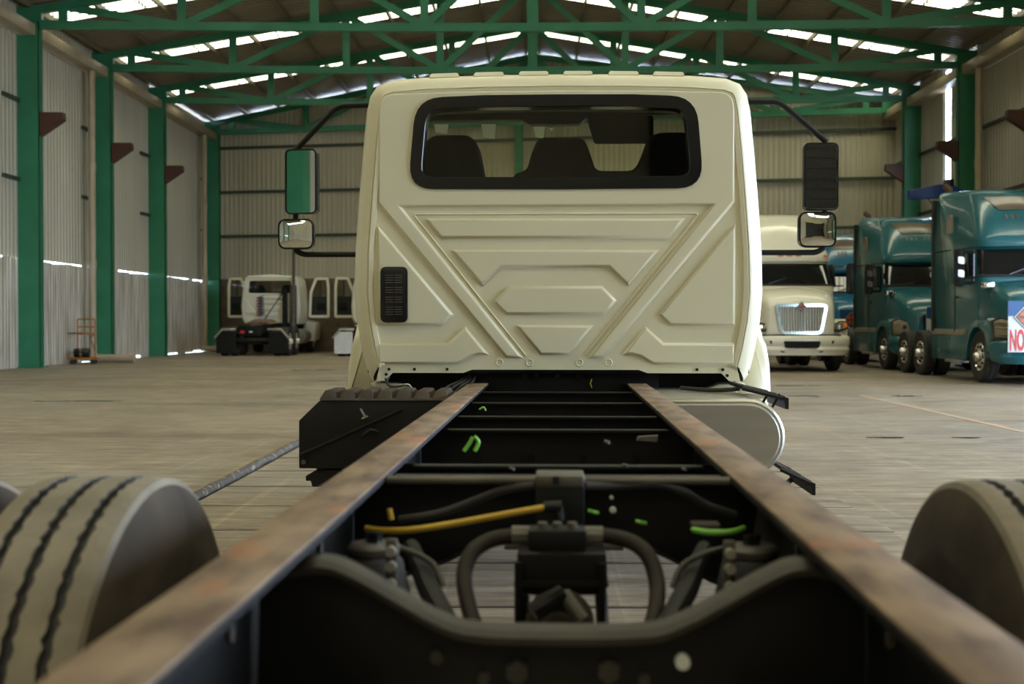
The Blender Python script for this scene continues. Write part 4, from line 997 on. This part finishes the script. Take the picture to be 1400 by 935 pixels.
MBk = TB_(); MBk.tube(catmull([P3(930, 530, 6.0), P3(975, 533, 5.9), P3(1010, 531, 5.85)], 5), .010, 8); MBk.build('black_hose', M['rubber'], T)

# ------------------------------------------------------------------ cab
DC = 6.2
def cxz(px, py): return XZ(px, py, DC)
half = [(505, 523), (497, 512), (489, 480), (482, 440), (478.5, 400), (480, 340), (485, 270), (491, 200), (496, 150), (501, 127), (511, 112), (531, 104), (580, 100), (670, 97.5), (762, 97)]
sil = [cxz(x, y) for x, y in half] + [cxz(1524-x, y) for x, y in reversed(half[:-1])]
o_ = [Vector(p) for p in sil]
def prof_ring(ins, d, sc=(1, 1), dz=0.0):
    q = inset([tuple(p) for p in sil], ins)
    zmax = max(p[1] for p in sil)
    q = [(p[0]*sc[0], max(p[1], Z(523, DC))) for p in q]
    return [(p[0], d, p[1]+dz*((p[1]-1.6)/.8 if p[1] > 1.6 else 0)) for p in q]
b = TB_()
b.loft([prof_ring(.110, DC+.006), prof_ring(.107, DC-.007), prof_ring(.086, DC-.010), prof_ring(.082, DC-.001), prof_ring(.077, DC-.008), prof_ring(.045, DC+.006), prof_ring(.018, DC+.04), prof_ring(.004, DC+.09), prof_ring(0, DC+.16), prof_ring(0, DC+.7, dz=.02), prof_ring(0, DC+1.05, dz=.06), prof_ring(.012, DC+1.22, dz=.06), prof_ring(.03, DC+1.36, dz=.06)], closed=False, caps=False)
# cut the sides open for door glass later: inner lining gives thickness
cab = b.build('cab_shell', M['cream'], T, smooth=50, label='cream painted cab')
b = TB_(); b.loft([prof_ring(.105, DC+.03), prof_ring(.075, DC+.12), prof_ring(.06, DC+.7, dz=.02), prof_ring(.06, DC+1.34, dz=.06)], closed=False, caps=False)
b.build('headliner', M['interior'], cab, smooth=50)

# back sheet with window opening, plus raised pressings
win_o = fillet([cxz(557, 259.5), cxz(568, 134), cxz(660, 130.5), cxz(762, 130), cxz(862, 130.5), cxz(951, 134), cxz(961, 259.5), cxz(762, 260.5)], [.13, .13, .02, .02, .02, .13, .13, .02], 6, closed=True)
win_o = [tuple(p) for p in win_o]
win_i = inset(win_o, .03)
def holed(outer, hole, d, name, m_, parent):
    bm = bmesh.new(); es = []
    for lp in (outer, hole):
        vs = [bm.verts.new((p[0], d-AX, p[1])) for p in lp]
        es += [bm.edges.new((vs[i], vs[(i+1) % len(vs)])) for i in range(len(vs))]
    bmesh.ops.triangle_fill(bm, edges=es, use_beauty=True); bmesh.ops.recalc_face_normals(bm, faces=bm.faces)
    me = bpy.data.meshes.new(name); bm.to_mesh(me); bm.free(); me.materials.append(m_)
    o = bpy.data.objects.new(name, me); COL.objects.link(o); o.parent = parent; return o
base = [(p[0], p[2]) for p in prof_ring(.098, 0)]
clip = []
for p in base: clip.append((p[0], max(p[1], Z(523, DC))))
# lower edge notch of the sheet
low_edge = [(528, 518), (536, 510), (633, 510), (645, 505.5), (873, 505.5), (885, 510), (985, 510), (993, 518)]
top_pts = [p for p in clip if p[1] > Z(500, DC)]
top_pts.sort(key=lambda p: 0)
k0 = [i for i, p in enumerate(clip) if p[1] > Z(500, DC)]
seq = [clip[i] for i in k0]                                   # left bottom ... over the top ... right bottom
if seq[0][0] > 0: seq = seq[::-1]
outer = [cxz(513, 521)] + seq + [cxz(1011, 521), cxz(996, 521)] + [cxz(x, y) for x, y in reversed(low_edge)] + [cxz(526, 521)]
bp = holed(outer, win_i, DC+.004, 'back_panel', M['cream'], T)
def c3(cx, cy): return cxz(460+cx/2.3333, 260+cy/2.3333)       # crop coordinates of the panel survey
H, W = .016, .015
def pressing(poly, h=H, w=W, base=0.0, hole=None, name='pressed_rib'):
    poly = [tuple(p) for p in poly]; rings = []
    for u, v in ((0, 0), (.14, .10), (.5, .55), (.82, .94), (1, 1)):
        rings.append([(p[0], DC+.004-base-h*v, p[1]) for p in inset(poly, w*u)])
    b = TB_(); b.loft(rings, caps=False)
    if hole is None:
        top = rings[-1]
        tris = tessellate_polygon([[Vector((p[0], p[2], 0)) for p in top]])
        b.add(top, [tuple(t) for t in tris])
        o = b.build(name, M['cream'], bp, smooth=60)
    else:
        o = b.build(name, M['cream'], bp, smooth=60)
        holed([(p[0], p[2]) for p in rings[-1]], hole, DC+.004-base-h, 'window_surround', M['cream'], o) if False else holed([(p[0], p[2]) for p in rings[-1]], hole, DC+.004-base-h, 'window_surround', M['cream'], bp)
    return o
# Y shaped raised frame running round the window and down in two diagonal bands
yl = [c3(128, 40), c3(540, 536), c3(596, 536), c3(208, 54), c3(1188, 54), c3(798, 536), c3(853, 536), c3(1268, 40)]
topc = [(1005, 150), (1003, 138), (997, 130), (985, 126), (900, 123.5), (762, 122.5), (624, 123.5), (539, 126), (527, 130), (521, 138), (519, 150)]
pressing(yl + [cxz(x-1 if x > 762 else x-4, y) for x, y in topc], hole=win_i)
TB_().tube(fillet([(p[0], DC+.003, p[1]) for p in (c3(604, 528), c3(243, 76), c3(1153, 76), c3(791, 528))], .02), .0045, 8).build('raised_bead', M['cream'], bp)
B6 = 0
pressing([c3(283, 90), c3(1112, 90), c3(1062, 155), c3(331, 155)], base=B6)
pressing([c3(365, 190), c3(465, 308), c3(528, 248), c3(868, 248), c3(930, 308), c3(1030, 190)], base=B6)
pressing([c3(500, 355), c3(548, 305), c3(848, 305), c3(894, 352), c3(855, 398), c3(540, 398)], base=B6)
pressing([c3(572, 430), c3(822, 430), c3(745, 527), c3(650, 527)], base=B6)
for m_ in (0, 1):
    f = (lambda x, y: c3(x, y)) if not m_ else (lambda x, y: c3(1397-x, y))
    pressing([f(128, 108), f(373, 396), f(335, 433), f(128, 433)])
    lo_ = [f(128, 486), f(354, 486), f(411, 434), f(488, 526), f(455, 526), f(430, 532), f(404, 548), f(385, 557), f(128, 557)]
    pressing(lo_)
for px, py in ((531, 505), (566, 505), (611, 505), (952, 505), (987, 505), (527, 512), (993, 513)):
    TB_().cyl((X(px, DC), DC-.004, Z(py, DC)), (X(px, DC), DC+.006, Z(py, DC)), .0075, 10).build('fixing_hole', M['darkhole'], bp)
for cx in (520, 616, 775, 868):
    x, z = c3(cx, 550); TB_().lathe([(.013, -.001), (.016, -.0035), (.019, -.001)], (x, DC+.003, z), 'y', 16).build('plug_ring', M['cream'], bp)

# rear window: black ceramic frame and glass
fr = TB_(); ringo = win_o
fr.loft([[(p[0], DC-.004, p[1]) for p in ringo], [(p[0], DC-.020, p[1]) for p in inset(ringo, .004)], [(p[0], DC-.020, p[1]) for p in inset(ringo, .058)], [(p[0], DC-.016, p[1]) for p in inset(ringo, .062)], [(p[0], DC+.05, p[1]) for p in inset(ringo, .066)]], caps=False)
wo = fr.build('rear_window', M['blackgloss'], T, label='dark tinted rear window')
TB_().prism(inset(win_o, .060), 'y', DC-.014, DC-.009).build('glass_pane', M['rglass'], wo)

# vent
vx0, vx1, vz0, vz1 = X(520, DC), X(557.5, DC), Z(441, DC), Z(364.5, DC)
vo = TB_().prism([tuple(p) for p in fillet([(vx0, vz0), (vx1, vz0), (vx1, vz1), (vx0, vz1)], .03, closed=True)], 'y', DC-.028, DC).build('air_vent', M['blackgloss'], T, bevel=.006, label='black louvred air vent')
for k in range(17):
    zz = vz1 - .042 - k*.0118
    if k in (4, 8, 12): continue
    for a, c in ((vx0+.026, (vx0+vx1)/2-.003), ((vx0+vx1)/2+.003, vx1-.026)):
        TB_().box(a, c, DC-.033, DC-.027, zz-.002, zz+.002).build('louvre', M['greymetal'], vo)

# roof ribs
for a, c in ((586, 626), (647, 688), (709, 749.5), (770, 810), (832, 873), (893, 935)):
    b = TB_(); rr = []
    for d, hh in ((DC+.040, -.012), (DC+.055, .010), (DC+.16, .020), (DC+1.05, .05), (DC+1.10, .03)):
        row = []
        for u in (0, .06, .5, .94, 1):
            px = a + (c-a)*u; zz = 2.4184 - .0000037*(px-762)**2*.282 if False else Z(97 + (px-762)**2*.000088, DC)
            row.append((X(px, DC), d, zz - .004 + (hh if .01 < u < .99 else 0)))
        row += [(row[-1][0], d, row[-1][2]-.012), (row[0][0], d, row[0][2]-.012)]
        rr.append(row)
    b.loft(rr).build('roof_rib', M['cream'], cab, smooth=40)
for px in (498, 1026):
    TB_().lathe([(.001, -.003), (.005, -.002), (.006, .004)], P3(px, 137, DC+.03), 'y', 8).build('roof_plug', M['greymetal'], cab)

# front of the cab: pillars, windscreen, dash, bonnet
DF = DC + 1.36
ZD, ZH = 1.72, Z(152, DF)
b = TB_()
for s_ in (-1, 1):
    b.prism([(s_*.95, ZD-.1), (s_*.85, ZD-.1), (s_*.80, ZH), (s_*.88, ZH)], 'y', DF-.05, DF+.02)
b.box(-.86, .86, DF-.12, DF+.0, ZH-.05, ZH-.012)
b.build('windscreen_frame', M['interior'], cab)
TB_().add([(-.86, DF, ZD-.1), (.86, DF, ZD-.1), (.81, DF, ZH), (-.81, DF, ZH)], [(0, 1, 2, 3)]).build('windscreen', M['wglass'], T)
TB_().prism([(-.9, ZD-.75), (-.9, ZD-.02), (.9, ZD-.02), (.9, ZD-.75)], 'y', DF-.35, DF+.05).build('dashboard', M['interior'], T, bevel=.03)
TB_().box(-.93, .93, DC+.05, DF+.05, .95, 1.0).build('cab_floor', M['interior'], T)
TB_().box(-.9, .9, DC+.3, DF+.1, .72, .95).build('floor_frame', M['black'], T)
# overhead console, sun visor and stickers seen through the glass
DV = DF-.10
con = [P3(575, 168, DV), P3(715, 168, DV), P3(724, 174, DV), P3(792, 174, DV), P3(800, 166, DV), P3(945, 160, DV), P3(945, 151, DV), P3(575, 151, DV)]
TB_().prism([(p[0], p[2]) for p in con], 'y', DV-.10, DV).build('overhead_console', M['interior'], cab, bevel=.006)
TB_().prism([tuple(p) for p in fillet([XZ(803, 168, DV-.12), XZ(812, 198, DV-.12), XZ(892, 198, DV-.12), XZ(892, 160, DV-.12), XZ(803, 160, DV-.12)], .02, closed=True)], 'y', DV-.14, DV-.12).build('sun_visor', M['interior'], cab)
for x0, x1, y0, y1 in ((593, 613, 170, 183), (658, 678, 170, 190), (729, 745, 173, 190), (750, 756, 176, 181)):
    TB_().prism([XZ(x0, y0, DF-.01), XZ(x1, y0, DF-.01), XZ(x1-2, y1, DF-.01), XZ(x0+3, y1-2, DF-.01)], 'y', DF-.01, DF-.006).build('glass_sticker', M['sticker'], T)
# seats
DS = 6.78
def seat(pts, name='seat'):
    pl = fillet([XZ(x, y, DS) for x, y in pts], .05, 5, closed=True)
    pl = [tuple(p) for p in pl]; b = TB_()
    b.loft([[(p[0], DS, p[1]) for p in inset(pl, .02)], [(p[0], DS+.02, p[1]) for p in pl], [(p[0], DS+.12, p[1]) for p in pl], [(p[0], DS+.15, p[1]) for p in inset(pl, .03)]])
    return b.build(name, M['seat'], T, smooth=50)
seat([(540, 420), (572, 235), (575, 200), (590, 184), (642, 184), (655, 200), (662, 235), (690, 420)])
seat([(698, 420), (698, 248), (704, 237), (720, 233), (728, 205), (736, 188), (798, 188), (806, 208), (813, 230), (820, 234), (866, 234), (875, 218), (885, 190), (900, 182), (945, 182), (960, 230), (1000, 420)])
# doors glass zone and bonnet, wings
for s_ in (-1, 1):
    def side_x(z):
        q = sorted([(p[1], abs(p[0])) for p in sil if p[0] < -.8])
        for a, c in zip(q[:-1], q[1:]):
            if a[0] <= z <= c[0]: return a[1] + (c[1]-a[1])*(z-a[0])/(c[0]-a[0])
        return q[-1][1]
    pl = fillet([(DC+.42, 1.60), (DC+.82, 1.60), (DC+1.22, 1.60), (DC+1.16, 1.9), (DC+1.10, 2.18), (DC+.42, 2.20), (DC+.42, 1.9)], [.06, 0, .06, 0, .06, .06, 0], closed=True)
    w = TB_(); w.prism([tuple(p) for p in pl], 'x', 0, 1)
    for v in w.v: v.x = s_*(side_x(v.z) + (.006 if v.x > .5 else -.012))
    w.build('door_window', M['dglass'], T)
    zs_ = [1.0, 1.2, 1.4, 1.7, 2.0, 2.25]
    w = TB_(); w.loft([[(s_*(side_x(z)+dx), DC+.36+dy, z) for dx, dy in ((-.01, 0), (.0035, 0), (.0035, .010), (-.01, .010))] for z in zs_]); w.build('door_seam', M['darkhole'], T)
bon = [(.92, 1.0), (.90, 1.45), (.78, 1.62), (0, 1.68), (-.78, 1.62), (-.90, 1.45), (-.92, 1.0)]
TB_().loft([[(x*f, d, .98+(z-.98)*h) for x, z in bon] for d, f, h in ((DF-.02, 1, 1), (DF+.5, .97, .98), (DF+1.1, .88, .90), (DF+1.3, .8, .75))]).build('bonnet', M['cream'], T, smooth=50)
DW = 7.65
for s_ in (-1, 1):
    xm = s_*X(1048.5, DW)                        # outermost point of the wing
    pr = [(DW-.05, .62), (DW-.05, .85), (DW+.05, 1.06), (DW+.3, 1.22), (DW+.75, 1.25), (DW+1.2, 1.1), (DW+1.35, .8), (DW+1.2, .8), (DW+1.05, 1.0), (DW+.75, 1.1), (DW+.35, 1.08), (DW+.12, .92), (DW+.05, .62)]
    TB_().prism(pr, 'x', s_*.80, xm).build('front_wing', M['cream'], T, bevel=.05, seg=3, smooth=50)
    # flared rear end of the wing that shows past the cab corner
    d0 = 7.25
    q = [XZ(505, 452, d0), XZ(488, 455, d0), XZ(478, 470, d0), XZ(473, 500, d0), XZ(471, 545, d0), XZ(535, 545, d0), XZ(530, 520, d0)]
    if s_ > 0: q = [(-p[0]+.006, p[1]) for p in q]
    q = [tuple(p) for p in fillet(q, .02, 3, closed=True)]
    wg = TB_(); wg.loft([[(p[0], d0, p[1]) for p in inset(q, .03)], [(p[0], d0+.02, p[1]) for p in inset(q, .008)], [(p[0], d0+.06, p[1]) for p in q], [(p[0], d0+.9, p[1]) for p in q]])
    wg.build('wing_extension', M['cream'], T, smooth=50)
    TB_().lathe([(.25, -.13), (.36, -.15), (.465, -.11), (.47, 0), (.465, .11), (.36, .15), (.25, .13), (.001, .02)], (s_*.98, 8.35, .468), 'x', 36).build('front_tyre', M['rubber'], T)
TB_().cyl((-.95, 8.35, .468), (.95, 8.35, .468), .06, 12).build('front_axle', M['black'], T)
TB_().box(-.35, .35, 7.5, 9.0, .7, 1.2).build('engine', M['black'], T)
for s_ in (-1, 1):       # corner brackets and loose leads below the cab
    TB_().prism([(s_*.93, Z(523, 6.4)), (s_*.79, Z(523, 6.4)), (s_*.70, Z(533, 6.4)), (s_*.86, Z(540, 6.4))], 'y', 6.30, 6.5).build('cab_corner_bracket', M['cream'], T, bevel=.01)
    TB_().box(min(s_*.44, s_*.8), max(s_*.44, s_*.8), 6.4, 6.46, .84, .95).build('mount_bracket', M['black'], T)
TB_().tube(catmull([P3(545, 527, 6.15), P3(558, 526, 6.1), P3(563, 534, 6.1), P3(560, 542, 6.15)], 5), .004, 6).build('pale_lead', M['white'], T)
TB_().tube(catmull([P3(526, 518, 6.18), P3(530, 527, 6.12), P3(540, 529, 6.1), P3(552, 527, 6.1)], 5), .005, 6).build('black_lead', M['rubber'], T)
TB_().tube(catmull([P3(532, 515, 6.18), P3(528, 524, 6.14), P3(536, 531, 6.1)], 5), .004, 6).build('black_lead', M['rubber'], T)
for k in range(4):
    TB_().tube(catmull([P3(600+k*9, 540, 6.0), P3(612+k*9, 529, 6.05), P3(628+k*6, 522, 6.2), P3(640+k*3, 514, 6.3)], 5), .007, 6).build('black_hose', M['rubber'], T)

# --- mirrors
DM = 7.15
def mirror_set(s_):
    f = (lambda x: x) if s_ < 0 else (lambda x: x)
    if s_ < 0:
        main = (388, 434, 203, 293); small = (379, 429.5, 298.5, 341)
        arm = [P3(538, 142, DM), P3(467, 144, DM), P3(456, 149, DM), P3(402, 205, DM)]; arm2 = [P3(522, 347.5, DM), P3(413, 347.5, DM), P3(402, 342, DM), P3(401, 330, DM), P3(403, 288, DM)]
    else:
        main = (1094, 1141, 198, 290); small = (1087, 1138.5, 291, 340)
        arm = [P3(986, 141, DM), P3(1058, 142, DM), P3(1068, 147, DM), P3(1126, 197, DM)]; arm2 = [P3(1002, 346, DM), P3(1113, 346, DM), P3(1123, 340, DM), P3(1125, 330, DM), P3(1124, 285, DM)]
    ao = TB_().tube(fillet(arm, .06), .0165, 10).build('mirror_arm', M['black'], T)
    TB_().tube(fillet(arm2, .08), .0155, 10).build('lower_arm', M['black'], ao)
    for (x0, x1, y0, y1), nm, rad, dep, tw in ((main, 'mirror_housing', .035, .10, (R(-9.3) if s_ < 0 else R(1)), ), (small, 'convex_mirror_housing', .05, .08, R(-2)*s_*-1)):
        cx, cz = X((x0+x1)/2, DM), Z((y0+y1)/2, DM); w, h = (X(x1, DM)-X(x0, DM))/2, (Z(y0, DM)-Z(y1, DM))/2
        pl = [tuple(p) for p in fillet([(-w, -h), (w, -h), (w, h), (-w, h)], rad, 6, closed=True)]
        rot = Matrix.Rotation(tw, 3, 'Z')
        def tr(p, d): v = rot @ Vector((p[0], d, p[1])); return (cx+v.x, DM-.03+v.y, cz+v.z)
        b = TB_(); b.loft([[tr(p, .004) for p in inset(pl, .012)], [tr(p, -.004) for p in inset(pl, .009)], [tr(p, -.004) for p in inset(pl, .002)], [tr(p, .01) for p in pl], [tr(p, dep*.6) for p in inset(pl, .004)], [tr(p, dep) for p in inset(pl, .03)]])
        mo = b.build(nm, M['blackgloss'], T, smooth=50)
        gl = inset(pl, .0115); b = TB_()
        if nm.startswith('convex'):
            rr = []; 
            def dome(x, z): return .004 - .016*(1-(x*x+z*z)/(w*w+h*h))
            us = (1.0, .9, .8, .7, .6, .5, .4, .3, .2, .1)
            for u in us: rr.append([tr((p[0]*u, p[1]*u), dome(p[0]*u, p[1]*u)) for p in gl])
            b.loft(rr, caps=False); b.add(rr[-1], [tuple(range(len(gl)))])
            b.build('mirror_glass', M['mirror'], mo, smooth=80)
        else:
            b.add([tr(p, .002) for p in gl], [tuple(range(len(gl)))]); b.build('mirror_glass', M['mirror'], mo, smooth=0)
mirror_set(-1); mirror_set(1)
